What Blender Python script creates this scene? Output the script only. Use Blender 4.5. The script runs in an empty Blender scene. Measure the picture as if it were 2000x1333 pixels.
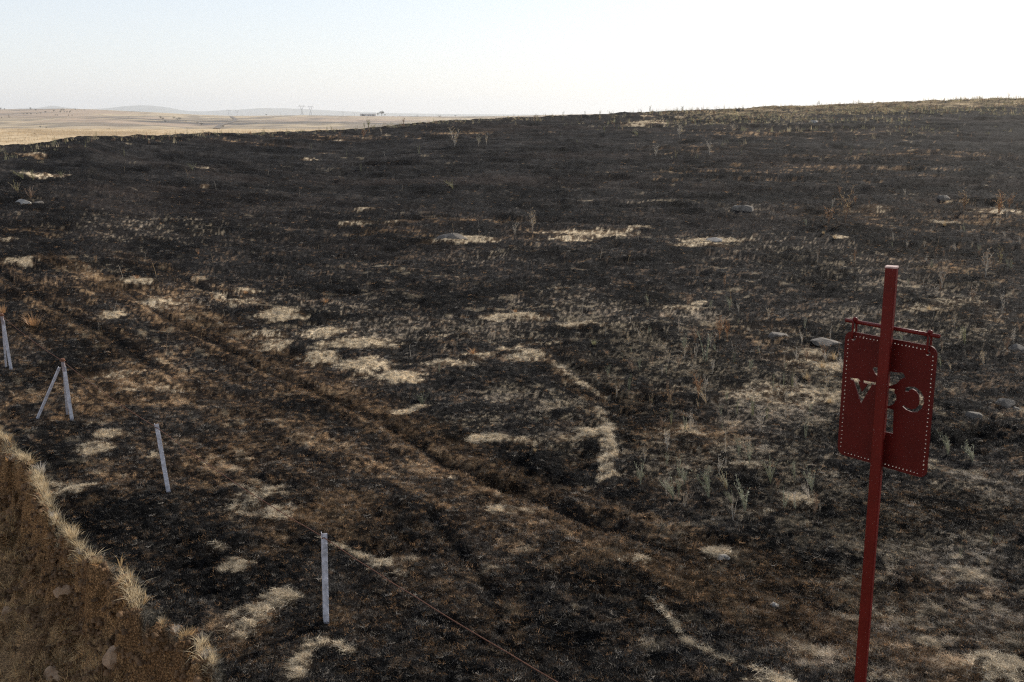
import bpy, math, random
import numpy as np
from mathutils import Vector, Matrix

rnd = random.Random(7)
rng = np.random.default_rng(11)
scene = bpy.context.scene

# ------------------------------------------------------------------ camera, sky, sun, exposure
CAM_H = 5.6
F = 2030.0                       # focal length in pixels of the 2000 px wide photograph
PITCH = math.radians(12.3)
cp, sp = math.cos(PITCH), math.sin(PITCH)
cam_data = bpy.data.cameras.new("camera")
cam_data.sensor_width = 36.0
cam_data.lens = 36.0 * F / 2000.0
cam_data.clip_start = 0.1
cam_data.clip_end = 60000.0
cam_data.dof.use_dof = True
cam_data.dof.focus_distance = 16.0
cam_data.dof.aperture_fstop = 10.0
cam = bpy.data.objects.new("camera", cam_data)
cam.location = (0, 0, CAM_H)
cam.rotation_euler = (math.pi / 2 - PITCH, 0, 0)
scene.collection.objects.link(cam)
scene.camera = cam

SUN_AZ = math.radians(42.0)      # to the right of the view axis (+Y), towards +X
SUN_EL = math.radians(31.0)
world = bpy.data.worlds.new("World")
scene.world = world
world.use_nodes = True
wn, wl = world.node_tree.nodes, world.node_tree.links
wn.clear()
sky = wn.new("ShaderNodeTexSky")
sky.sky_type = 'NISHITA'
sky.sun_disc = False
sky.sun_elevation = SUN_EL
sky.sun_rotation = SUN_AZ
sky.altitude = 300.0
sky.air_density = 1.0
sky.dust_density = 1.0
sky.ozone_density = 1.0
bg = wn.new("ShaderNodeBackground")
bg.inputs["Strength"].default_value = 0.12
wo = wn.new("ShaderNodeOutputWorld")
# thin haze: the clear sky is veiled with white, most near the horizon, least overhead
veil = wn.new("ShaderNodeMix"); veil.data_type = 'RGBA'
veil.inputs[7].default_value = (8.7, 8.95, 9.7, 1)
wtc = wn.new("ShaderNodeTexCoord"); wsep = wn.new("ShaderNodeSeparateXYZ"); wmr = wn.new("ShaderNodeMapRange")
wmr.inputs["From Min"].default_value = 0.0; wmr.inputs["From Max"].default_value = 0.85
wmr.inputs["To Min"].default_value = 0.58; wmr.inputs["To Max"].default_value = 0.12
wl.new(wtc.outputs["Generated"], wsep.inputs[0]); wl.new(wsep.outputs["Z"], wmr.inputs["Value"])
wl.new(wmr.outputs[0], veil.inputs[0])
wl.new(sky.outputs[0], veil.inputs[6])
wl.new(veil.outputs[2], bg.inputs[0])
wl.new(bg.outputs[0], wo.inputs[0])

sun_data = bpy.data.lights.new("sun", 'SUN')
sun_data.energy = 4.3
sun_data.angle = math.radians(0.5)
sun_data.color = (1.0, 0.92, 0.80)
sun = bpy.data.objects.new("sun", sun_data)
sd = Vector((math.sin(SUN_AZ) * math.cos(SUN_EL), math.cos(SUN_AZ) * math.cos(SUN_EL), math.sin(SUN_EL)))
sun.rotation_euler = sd.to_track_quat('Z', 'Y').to_euler()
sun.location = (30, 40, 40)
scene.collection.objects.link(sun)

scene.view_settings.view_transform = 'Standard'
scene.view_settings.look = 'None'
scene.view_settings.gamma = 1.0
scene.view_settings.use_curve_mapping = False
scene.view_settings.exposure = 0.0
try:
    scene.cycles.volume_bounces = 1
    scene.cycles.max_bounces = 6
    scene.cycles.use_denoising = False
    scene.cycles.filter_width = 1.2
except Exception:
    pass

# ------------------------------------------------------------------ small helpers
def link(o):
    scene.collection.objects.link(o)
    return o

def tag(o, label=None, cat=None, group=None, kind=None):
    if label: o["label"] = label
    if cat: o["category"] = cat
    if group: o["group"] = group
    if kind: o["kind"] = kind
    return o

def empty(name, loc, rz=0.0):
    o = bpy.data.objects.new(name, None)
    o.empty_display_size = 0.2
    o.location = loc
    o.rotation_euler = (0, 0, rz)
    return link(o)

def obj(name, me, mat=None, parent=None):
    o = bpy.data.objects.new(name, me)
    if mat is not None and len(me.materials) == 0:
        me.materials.append(mat)
    if parent is not None:
        o.parent = parent
    return link(o)

def copy_tree(o, parent=None):
    c = o.copy()
    link(c)
    if parent is not None:
        c.parent = parent
    for ch in list(o.children):
        copy_tree(ch, c)
    return c

class MB:
    """collects triangles and quads"""
    def __init__(s):
        s.v, s.f = [], []
    def add(s, vs, fs):
        n = len(s.v)
        s.v += [tuple(v) for v in vs]
        s.f += [tuple(i + n for i in f) for f in fs]
    def box(s, c, d, m=None):
        x, y, z = d[0] / 2, d[1] / 2, d[2] / 2
        vs = [Vector((a, b, e)) for a in (-x, x) for b in (-y, y) for e in (-z, z)]
        if m is not None:
            vs = [m @ v for v in vs]
        vs = [v + Vector(c) for v in vs]
        s.add(vs, [(0, 1, 3, 2), (4, 6, 7, 5), (0, 4, 5, 1), (2, 3, 7, 6), (0, 2, 6, 4), (1, 5, 7, 3)])
    def tube(s, pts, rad, n=6, cap=True, up=None):
        pts = [Vector(p) for p in pts]
        if not hasattr(rad, '__len__'):
            rad = [rad] * len(pts)
        rings = []
        for i, p in enumerate(pts):
            a = pts[max(0, i - 1)]; b = pts[min(len(pts) - 1, i + 1)]
            t = (b - a)
            if t.length < 1e-9: t = Vector((0, 0, 1))
            t.normalize()
            ref = Vector((0, 0, 1)) if abs(t.z) < 0.9 else Vector((1, 0, 0))
            if up is not None: ref = Vector(up)
            u = t.cross(ref).normalized(); w = t.cross(u).normalized()
            rings.append([p + (u * math.cos(k * 2 * math.pi / n) + w * math.sin(k * 2 * math.pi / n)) * rad[i] for k in range(n)])
        vs = [v for r in rings for v in r]
        fs = []
        for i in range(len(pts) - 1):
            for k in range(n):
                a = i * n + k; b = i * n + (k + 1) % n
                fs.append((a, b, b + n, a + n))
        if cap:
            fs.append(tuple(range(n - 1, -1, -1)))
            fs.append(tuple((len(pts) - 1) * n + k for k in range(n)))
        s.add(vs, fs)
    def blade(s, p, d, w, bend=0.3, seg=1, side=None):
        """thin leaf from p along vector d"""
        p = Vector(p); d = Vector(d)
        if side is None:
            side = d.cross(Vector((0, 0, 1)))
            if side.length < 1e-4: side = Vector((1, 0, 0))
        side = Vector(side).normalized() * w / 2
        dn = Vector((d.x, d.y, 0)) * bend - Vector((0, 0, d.length * bend * 0.5))
        if seg == 1:
            s.add([p - side, p + side, p + d], [(0, 1, 2)])
        else:
            m = p + d * 0.55
            e = p + d + dn
            s.add([p - side, p + side, m + side * 0.8, m - side * 0.8, e], [(0, 1, 2, 3), (3, 2, 4)])
    def mesh(s, name, smooth=False):
        me = bpy.data.meshes.new(name)
        me.from_pydata(s.v, [], s.f)
        if smooth:
            me.polygons.foreach_set("use_smooth", [True] * len(me.polygons))
        me.update()
        return me

# ------------------------------------------------------------------ noise
def _hash(ix, iy, seed):
    h = (ix.astype(np.int64) * 374761393 + iy.astype(np.int64) * 668265263 + seed * 974711) & 0xFFFFFFFF
    h = ((h ^ (h >> 13)) * 1274126177) & 0xFFFFFFFF
    h = h ^ (h >> 16)
    return (h & 0xFFFFFF).astype(np.float64) / float(0xFFFFFF)

def vnoise(x, y, seed=0):
    x0 = np.floor(x); y0 = np.floor(y)
    fx = x - x0; fy = y - y0
    fx = fx * fx * (3 - 2 * fx); fy = fy * fy * (3 - 2 * fy)
    a = _hash(x0, y0, seed); b = _hash(x0 + 1, y0, seed)
    c = _hash(x0, y0 + 1, seed); d = _hash(x0 + 1, y0 + 1, seed)
    return (a + (b - a) * fx) * (1 - fy) + (c + (d - c) * fx) * fy

def fbm(x, y, seed=0, octv=3, gain=0.5):
    t = 0; amp = 1.0; tot = 0
    for i in range(octv):
        t = t + amp * vnoise(x * 2 ** i + 17.3 * i, y * 2 ** i - 9.1 * i, seed + i)
        tot += amp; amp *= gain
    return t / tot            # 0..1

def sstep(a, b, x):
    t = np.clip((x - a) / (b - a), 0, 1)
    return t * t * (3 - 2 * t)

# ------------------------------------------------------------------ terrain
def ray(px, py):
    yup = (666.0 - py) / F
    return (px - 1000.0) / F, cp + yup * sp, -sp + yup * cp

CREST = [(-600, 330, 46), (-300, 325, 52), (0, 297, 62), (40, 291, 64), (90, 283, 68), (125, 276, 70), (165, 271, 72), (230, 269, 78), (300, 267, 82), (450, 262, 90),
         (600, 257, 98), (700, 252, 104), (760, 246, 106), (850, 238, 108), (1000, 230, 112), (1200, 223, 116), (1400, 214, 120), (1500, 209.5, 122),
         (1700, 201, 126), (2000, 192, 132), (2300, 184, 138), (2700, 176, 145)]
cu, cY, cz = [], [], []
for px, py, Yc in CREST:
    a, b, c = ray(px, py)
    cu.append(a / b); cY.append(Yc); cz.append(CAM_H + Yc * c / b)
cu, cY, cz = map(np.array, (cu, cY, cz))

EDGE_PX = [(-60, 800), (0, 850), (25, 880), (60, 905), (85, 962), (104, 1005), (127, 1035), (150, 1058), (181, 1089), (227, 1112),
           (254, 1147), (269, 1193), (308, 1208), (342, 1228), (385, 1251), (408, 1297), (427, 1333)]
edge = []
for px, py in EDGE_PX:
    a, b, c = ray(px, py)
    t = -CAM_H / c
    edge.append((a * t, b * t))
e0, e1 = edge[0], edge[-1]
edge = [(e0[0] - 30, e0[1] + 36), (e0[0] - 8, e0[1] + 9)] + edge + [(e1[0] + 1.3, e1[1] - 2.0), (e1[0] + 1.9, e1[1] - 4.2), (e1[0] + 3.2, e1[1] - 7), (e1[0] + 16, e1[1] - 26)]
edge = np.array(edge)

def seg_dist(x, y, pts, signed=False):
    """distance to a polyline; signed > 0 on its right-hand (lower left) side"""
    best = np.full(x.shape, 1e9); sg = np.ones(x.shape)
    for (ax, ay), (bx, by) in zip(pts[:-1], pts[1:]):
        dx, dy = bx - ax, by - ay
        L2 = dx * dx + dy * dy + 1e-12
        t = np.clip(((x - ax) * dx + (y - ay) * dy) / L2, 0, 1)
        qx = x - (ax + t * dx); qy = y - (ay + t * dy)
        d = np.hypot(qx, qy)
        m = d < best
        best = np.where(m, d, best)
        if signed:
            cr = dx * qy - dy * qx
            sg = np.where(m, np.where(cr < 0, 1.0, -1.0), sg)
    return best * sg if signed else best

def height_base(x, y):
    """large form of the burnt hillside"""
    x = np.asarray(x, float); y = np.asarray(y, float)
    u = x / np.maximum(y, 4.0)
    Yc = np.interp(u, cu, cY); zc = np.interp(u, cu, cz)
    Y0 = 20.0
    t = np.clip((y - Y0) / (Yc - Y0), 0, 3)
    g = (np.sqrt(t * t + 0.012) - math.sqrt(0.012)) / (math.sqrt(1.012) - math.sqrt(0.012))
    z = zc * g
    d = np.clip(y - (Yc - 3.0), 0, None)
    z = z - np.where(d < 24, d * d * 0.006, 24 * 24 * 0.006 + (d - 24) * 0.288)
    return np.maximum(z, -4.0)

def edge_sd(x, y):
    """signed distance to the cut bank's lip, computed only near it"""
    out = np.full(x.shape, -9.0)
    m = (x < 3.0 + 0 * y) & (y < 60) & (x + 0.72 * y < 7.5)
    if m.any():
        out[m] = seg_dist(x[m], y[m], edge, signed=True)
    return out

def bank_drop(x, y, d):
    dz = np.zeros(x.shape)
    m = d > -0.6
    if m.any():
        xm, ym = x[m], y[m]
        dw = d[m] + (fbm(xm * 3.0, ym * 3.0, 71, 4) - 0.5) * 0.5 + (vnoise(xm * 14, ym * 14, 74) - 0.5) * 0.05
        hh = 0.62 + 0.35 * (vnoise(xm * 1.6, ym * 1.6, 77) - 0.5)
        drop = hh * sstep(0.0, 0.24, dw) + 0.10 * sstep(0.2, 0.5, dw)
        drop = drop + 0.56 * np.clip(dw - 0.12, 0, 4.2)
        rough = (fbm(xm * 4.5, ym * 4.5, 79, 3) - 0.5) * 0.40 + (vnoise(xm * 22, ym * 22, 80) - 0.5) * 0.03
        dz[m] = -drop + rough * sstep(0.02, 0.3, dw)
    return dz

_ray_cache = {}
def at(px, py, bank=False):
    """point where the line of sight through a pixel meets the ground"""
    a, b, c = ray(px, py)
    Y = np.exp(np.linspace(math.log(6.0), math.log(175.0), 900))
    for k in range(2):
        x = a / b * Y
        zr = CAM_H + c / b * Y
        zg = height_base(x, Y)
        if bank:
            zg = zg + bank_drop(x, Y, edge_sd(x, Y))
        hit = np.nonzero(zr <= zg)[0]
        i = hit[0] if len(hit) else len(Y) - 1
        if len(hit) == 0:       # just above the crest: take the crest itself
            i = int(np.argmin(zr - zg))
        lo, hi = Y[max(0, i - 1)], Y[i]
        Y = np.linspace(lo, hi, 40)
    x = a / b * Y[-1]
    return float(x), float(Y[-1])

# features seen in the burnt field: centre pixel, half sizes, strength
STRAW = [(1695,745,40,16,.9),(1790,785,30,12,.6),(549,614,44,13,1),(700,672,75,10,1),(645,650,42,8,.8),(625,697,32,12,.9),(708,716,46,13,1.1),(776,741,44,12,1.15),(810,798,32,7,.8),(545,672,34,8,.7),
 (525,652,30,5,.5),(30,508,32,5,1.2),(45,513,20,4,1.1),(275,551,36,6,.9),(215,612,20,8,.8),(310,590,40,8,.6),(215,855,38,10,.95),(190,875,35,12,.7),(150,962,34,10,.9),(125,945,30,8,.4),
 (455,1100,32,16,.7),(548,1166,34,13,1),(500,1192,34,10,.75),(478,1222,22,16,.45),(590,1296,16,24,.55),(570,1325,28,14,.45),(1155,843,34,8,1),(1188,860,12,34,.9),(1185,905,16,22,.6),
 (960,858,50,5,.9),(1025,860,28,4,.8),(1400,1086,30,11,.8),(715,410,18,3,.9),(700,438,34,4,.5),(775,436,26,3,.6),(900,470,62,6,1),(1150,455,85,5,.9),(1110,466,40,4,.7),(1245,443,22,4,.8),
 (1400,468,60,5,.9),(1370,478,50,4,.6),(1130,634,50,6,.7),(1000,618,60,5,.8),(1030,690,34,8,.8),(1330,600,40,5,.4),(1365,588,16,3,.6),(1540,770,120,16,.45),(1600,710,60,30,.4),(1585,690,30,8,.7),
 (1462,915,40,8,.6),(1555,975,50,12,.7),(1960,1305,60,34,.75),(1320,830,50,14,.3),(1345,850,22,10,.6),(1265,240,40,4,.9),(1240,244,22,3,.7),(1830,205,150,4,.35),(1700,200,130,5,.4),(1270,228,15,1.5,.7),
 (70,302,22,2,.5),(95,345,40,4,.5),(400,331,14,2,.5),(475,570,25,5,.6),(465,590,30,8,.5),(870,712,48,8,.6),(930,695,20,10,.5),(1130,632,40,6,.5),(1860,590,60,12,.4),(1805,605,40,6,.5),
 (1720,495,10,3,.6),(1850,435,26,4,.7),(1950,415,50,6,.6),(1640,465,14,3,.7),(1330,230,12,1.2,.7),(600,311,12,2,.6),(1710,405,30,6,.4),(860,625,25,4,.4),(180,830,30,5,.4),(240,730,60,9,.35),(300,760,60,8,.3),
 (500,970,50,20,.55),(540,1000,34,12,.5),(735,1110,14,9,.6),(760,1095,60,10,.4),(985,993,30,10,.5),(1240,1100,40,9,.6),(860,940,30,6,.3),(420,1065,30,10,.3),(1650,1310,120,10,.3),(1500,1328,40,10,.6),
 (1340,1120,80,20,.3),(1500,1000,40,9,.4),(15,470,26,3,.6),(400,365,8,1.5,.5),(480,222,0.1,0.1,0),(1800,600,30,5,.4),(430,575,20,4,.5),(1250,1105,30,6,.5),(640,300,20,1.6,.4),(665,275,16,1.6,.6),(712,272,16,1.6,.7),(752,266,8,1.4,.6)]
ASH = [(870,712,55,14,.8),(1000,760,60,14,.8),(985,775,40,9,.8),(1095,785,70,14,.8),(1120,810,40,6,.6),(1180,740,50,14,.7),(1110,715,30,20,.7),(1230,690,80,18,.5),(1250,660,100,25,.35),(1500,745,110,18,.5),
 (1450,912,50,15,1.1),(1410,1088,36,12,.9),(1130,720,30,10,.5),(1520,985,100,35,.35),(1560,1020,80,30,.4),(1820,1120,70,25,.5),(1900,1190,90,26,.5),(1930,1250,70,24,.5),(1780,1000,120,26,.4),(1510,1180,22,7,1),
 (1800,1080,130,22,.45),(1520,650,60,10,.4),(1300,880,140,45,.32),(1180,830,40,20,.3),(300,445,180,26,.25),(200,520,80,14,.3),(1550,480,160,26,.2),(1650,520,150,22,.3),(1450,405,44,7,.6),(885,463,36,5,.7),(1100,575,60,18,.3),
 (350,590,60,14,.2),(1700,1290,160,50,.35),(1960,960,80,50,.3),(1940,1080,80,40,.3),(1560,870,150,25,.35),(1480,860,60,10,.4),(1780,380,60,4,.4),(1280,395,60,3,.4),(60,388,34,5,.5),(45,395,20,4,.6),
 (960,500,70,12,.25),(560,580,120,14,.2),(1550,240,300,8,.15)]
ASH += [(1350,720,160,40,.6),(1500,800,160,40,.7),(1620,760,80,50,.7),(1300,900,120,40,.5),(1480,900,130,40,.7),(1600,960,120,50,.8),(1700,1060,160,60,.7),(1850,1080,170,60,.8),(1900,1220,140,70,.8),(1750,1200,120,50,.5),(1450,1000,90,24,.5),(1900,960,120,50,.6),(1150,600,140,24,.4),(960,640,120,24,.5),(760,640,160,30,.45),(1240,640,90,30,.6),(1680,620,100,30,.5),(1850,640,120,40,.4),(1100,860,80,24,.5),(960,820,80,20,.4),(680,600,90,16,.3),(1380,620,90,20,.5),(1760,560,120,20,.4)]
BROWN = [(200,760,200,80,.8),(90,640,110,60,.5),(420,900,160,60,.7),(640,1010,160,60,.8),(300,870,80,30,.4),(830,1120,160,50,.45),(1050,1040,150,50,.7),(1240,1090,180,60,.8),(1450,1170,220,60,.75),(1650,1240,200,60,.7),
 (1330,850,170,50,.7),(1280,940,60,20,.5),(700,900,120,50,.4),(520,740,150,40,.5),(420,650,120,40,.5),(150,560,140,40,.5),(60,450,60,12,.7),(700,1200,140,60,.35),(480,1250,120,60,.5),(200,940,110,60,.5),(900,1260,180,30,.35),
 (1850,1180,200,120,.5),(1800,1000,200,60,.45),(1900,420,140,40,.45),(1680,420,120,34,.4),(1820,510,160,50,.3),(1150,890,60,14,.6),(1250,770,90,30,.3),(1560,700,80,30,.4),(900,430,140,10,.5),(1050,455,80,14,.4),(760,450,90,10,.5),
 (640,270,120,6,.4),(900,262,120,8,.4),(1400,290,140,10,.4),(1600,260,240,12,.35),(1760,300,240,14,.3),(1500,330,300,20,.2),(480,278,80,4,.3),(60,302,40,3,.7),(330,860,60,20,.3),(1900,620,120,30,.3),(1450,640,120,24,.35),(1120,850,60,8,.7)]
DARK = [(1975,855,70,40,1),(1915,770,30,16,.6),(1000,890,60,22,.8),(1090,900,80,26,.7),(1060,930,70,18,.7),(1240,960,80,26,.7),(1350,1000,80,26,.7),(1290,1280,26,14,1),(780,800,40,20,.6),(680,705,40,10,.6),(560,700,60,18,.5),  # black ground; the shade of hollows and furrows is painted in too
 (380,1120,60,40,.8),(300,1090,80,40,.6),(440,1170,60,20,.8),(620,1215,50,20,.8),(520,1240,60,18,.5),(700,1290,80,25,.5),(330,930,60,30,.6),(110,845,80,20,.6),(60,800,60,20,.6),(420,990,80,30,.5),(1230,790,90,20,.7),
 (1180,775,36,20,.7),(1360,790,80,18,.7),(1100,505,80,7,.7),(1300,508,90,6,.9),(1200,515,60,6,.7),(1430,512,70,6,.9),(1320,535,80,6,.9),(1200,540,50,5,.7),(1640,540,40,7,.9),(1870,870,50,20,.6),(700,325,100,8,.5),(760,340,160,8,.4),
 (1150,290,60,4,.7),(1300,340,120,5,.5),(1580,250,90,6,.8),(1660,240,50,3,.7),(1830,300,100,5,.4),(650,480,180,30,.4),(850,465,30,7,.9),(900,478,50,3,.8),(90,390,60,6,.6),(20,390,30,8,.7),(25,350,60,4,.7),(600,620,70,14,.5),
 (730,1020,100,40,.5),(860,1050,90,40,.5),(1000,1180,160,60,.5),(1100,1240,140,40,.5),(800,1230,120,40,.4),(1450,1110,140,14,.5),(1560,1150,100,14,.5),(1750,1150,60,14,.7),(1960,1120,60,18,.8),(1850,1230,70,12,.6),(1840,1140,60,12,.4),
 (1160,1020,120,24,.6),(1650,950,80,20,.4),(1900,700,90,30,.4),(640,570,120,12,.3),(560,1080,70,40,.35),(90,880,40,14,.4),(1530,560,80,12,.3),(1800,545,50,6,.5)]
# tracks and paths: kind, polyline pixels, half width in metres, strength
LINES = [('rut', [(230,497),(270,512),(330,532),(400,560),(480,590)], .14, .7),
 ('rut', [(240,560),(300,600),(350,635),(430,672),(520,718),(600,752),(700,800),(790,853),(870,898),(950,935),(1050,972),(1130,1000),(1240,1050),(1330,1080)], .16, 1.0),
 ('rut', [(-40,505),(20,542),(80,580),(140,616),(230,668),(300,712)], .15, 1.0),
 ('rut', [(300,712),(400,768),(520,840),(640,920),(740,1000),(830,1090)], .1, .25),
 ('rut', [(1000,1040),(1120,1090),(1250,1140),(1400,1190),(1560,1240),(1700,1290)], .1, .25),
 ('rut', [(380,862),(430,884),(480,915),(530,945)], .1, .7),
 ('rut', [(840,1010),(880,1050),(930,1110),(955,1160),(965,1220)], .1, .7),
 ('rut', [(1090,690),(1130,725),(1190,775),(1215,800)], .16, .7),
 ('brown', [(300,560),(420,630),(560,700),(700,780),(850,860),(1000,930),(1200,1010),(1400,1080),(1650,1160),(1950,1240)], .5, .6),
 ('brown', [(90,500),(170,530),(260,580),(380,645),(520,710),(640,765),(760,830),(860,890),(960,945),(1080,1010),(1200,1070),(1380,1140),(1600,1220),(1850,1310)], .42, .9),
 ('brown', [(60,560),(150,630),(260,700),(380,780),(500,860),(640,960),(740,1040),(840,1130),(930,1200)], .3, .45),
 ('brown', [(260,700),(420,770),(560,830),(700,890),(840,950),(1000,1040)], .5, .55),
 ('straw', [(1270,1165),(1300,1195),(1325,1225),(1340,1250),(1375,1268),(1420,1285),(1480,1305),(1520,1325)], .018, .75),
 ('straw', [(600,1262),(640,1250),(690,1266)], .04, .8),
 ('straw', [(1165,790),(1185,815),(1190,850),(1186,900),(1180,940)], .07, .8),
 ('straw', [(560,1300),(590,1270),(605,1256)], .05, .7),
 ('straw', [(640,1050),(700,1080),(760,1100),(800,1130)], .04, .6),
 ('straw', [(960,960),(1000,985),(1050,1000)], .04, .3),
 ('straw', [(1090,712),(1130,745),(1180,765)], .1, .5),
 ('straw', [(890,700),(960,690),(1020,672),(1100,670)], .06, .5),
 ('straw', [(1075,470),(1150,457),(1215,452),(1270,443)], .12, .6),
 ('straw', [(660,440),(720,436)], .1, .5),
 ('straw', [(820,660),(900,655),(960,668),(1010,690)], .05, .4),
 ('dark', [(1000,950),(1100,985),(1200,1020),(1320,1045),(1420,1060)], .2, .8),
 ('dark', [(1560,665),(1640,660)], .12, .7),
 ('dark', [(1780,330),(1850,318),(1930,305),(2000,290)], .35, .8),
 ('dark', [(1740,355),(1850,340),(1960,320),(2040,310)], .3, .5),
 ('dark', [(560,345),(760,325),(900,315),(1100,300)], .3, .5),
 ('dark', [(500,362),(700,350),(950,335)], .3, .5),
 ('dark', [(1050,330),(1180,322),(1290,330)], .3, .5),
 ('dark', [(1540,380),(1640,370),(1760,362)], .3, .4)]

FE = []
for nm, arr in (('straw', STRAW), ('ash', ASH), ('brown', BROWN), ('dark', DARK)):
    for px, py, rx, ry, s in arr:
        if s <= 0: continue
        x, y = at(px, py)
        _, ya = at(px, py - ry); _, yb = at(px, py + ry)
        wy = max(abs(ya - yb) / 2, 0.05)
        if py < 300: wy = min(wy, 9.0)
        wx = rx / F * y / cp
        FE.append((nm, x, y, wx, wy, s))
FL = []
for nm, pts, w, s in LINES:
    FL.append((nm, [at(px, py) for px, py in pts], w, s))

def fields(x, y):
    """weights of straw, ash, brown, dark at ground points, and the relief of ruts"""
    W = {k: np.zeros(x.shape) for k in ('straw', 'ash', 'brown', 'dark')}
    dz = np.zeros(x.shape)
    warp = fbm(x * 1.9, y * 1.9, 5, 3) - 0.5
    fine = fbm(x * 7.5, y * 7.5, 25, 3) - 0.5
    lw = fbm(x * 0.35, y * 0.16, 45, 3) - 0.5
    for nm, cx, cy, wx, wy, s in FE:
        m = np.nonzero((np.abs(x - cx) < wx * 1.9) & (np.abs(y - cy) < wy * 1.9))[0]
        if not len(m): continue
        r = np.hypot((x[m] - cx) / wx, (y[m] - cy) / wy)
        if nm == 'straw':
            r = r + warp[m] * 1.2 + fine[m] * 1.2
            w = s * (1 - sstep(0.25, 1.45, r))
            dz[m] += 0.05 * w
        else:
            r = r + warp[m] * 1.6 + fine[m] * 0.9
            w = s * (1 - sstep(0.15, 1.35, r))
            if nm == 'dark': dz[m] -= 0.12 * w * min(1.0, wy)
        W[nm][m] = np.maximum(W[nm][m], w)
    for nm, pts, hw, s in FL:
        xs = [p[0] for p in pts]; ys = [p[1] for p in pts]
        R = hw * 3.2 + 0.3
        m = np.nonzero((x > min(xs) - R) & (x < max(xs) + R) & (y > min(ys) - R) & (y < max(ys) + R))[0]
        if not len(m): continue
        wk = .2 if nm == 'rut' else .45
        d = seg_dist(x[m] + warp[m] * wk, y[m] + fine[m] * wk * .7, pts)
        if nm == 'rut':
            k = np.exp(-(d / hw) ** 2)
            dz[m] -= 0.07 * s * k - 0.02 * s * np.exp(-((d - hw * 2.0) / (hw * 0.8)) ** 2)
            W['dark'][m] = np.maximum(W['dark'][m], s * 1.0 * np.exp(-(d / hw / .9) ** 2))
            W['brown'][m] = np.maximum(W['brown'][m], s * .6 * np.exp(-((d - hw * 2.4) / (hw * 1.6)) ** 2))
        else:
            w = s * (1 - sstep(0.5, 1.6, d / hw + warp[m] * 1.2 + fine[m] * (1.6 if nm == 'straw' else .8)))
            W[nm][m] = np.maximum(W[nm][m], w)
            if nm == 'dark': dz[m] -= 0.08 * w
    return W, dz, warp, fine, lw

def relief(x, y, warp, fine, lw):
    """uneven ground: clods, hummocks and old plough lines"""
    far = sstep(18, 60, y)
    a = x * 0.28 + y * 0.96          # across the plough lines
    b = x * 0.96 - y * 0.28
    z = (fbm(x * 0.55, y * 0.55, 101, 3) - 0.5) * (0.16 + 0.02 * far)
    z += warp * 0.20 + fine * 0.065
    z += (vnoise(x * 26, y * 26, 130) - 0.5) * 0.022 * (1 - far)
    z += (fbm(b * 0.10, a * 0.75, 140, 3) - 0.5) * (0.05 + 0.38 * far)
    z += (fbm(b * 0.5, a * 2.4, 150, 2) - 0.5) * (0.03 + 0.12 * far)
    return z

def ground_z(x, y, full=True):
    x = np.atleast_1d(np.asarray(x, float)); y = np.atleast_1d(np.asarray(y, float))
    W, dz, warp, fine, lw = fields(x, y)
    d = edge_sd(x, y)
    z = height_base(x, y) + (dz + relief(x, y, warp, fine, lw)) * (1 - 0.7 * sstep(0, .2, d)) + bank_drop(x, y, d)
    return z, W, d, warp, fine, lw

def gz(x, y):
    return float(ground_z([x], [y])[0][0])

CH = np.array((.0115, .0108, .0106)); GR = np.array((.056, .052, .049)); BR = np.array((.075, .045, .025)); BR2 = np.array((.215, .14, .080))
ST = np.array((.74, .62, .44)); AS = np.array((.31, .26, .20)); DI = np.array((.31, .18, .085))

def mixc(a, b, w):
    return a + (b - a) * np.clip(w, 0, 1)[:, None]

def nn(f, k=2.4):
    return np.clip((f - .5) * k + .5, 0, 1)

TA = at(300, 600); TB = at(1330, 1080)          # the main vehicle track's line
_tl = math.hypot(TB[0] - TA[0], TB[1] - TA[1]); TD = ((TB[0] - TA[0]) / _tl, (TB[1] - TA[1]) / _tl)

def cover(W_, cov, noise, soft=.13):
    c_ = np.clip(W_ * cov, 0, 1.3)
    return sstep(1 - c_ - soft, 1 - c_ + soft, noise) * (c_ > .01)

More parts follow.
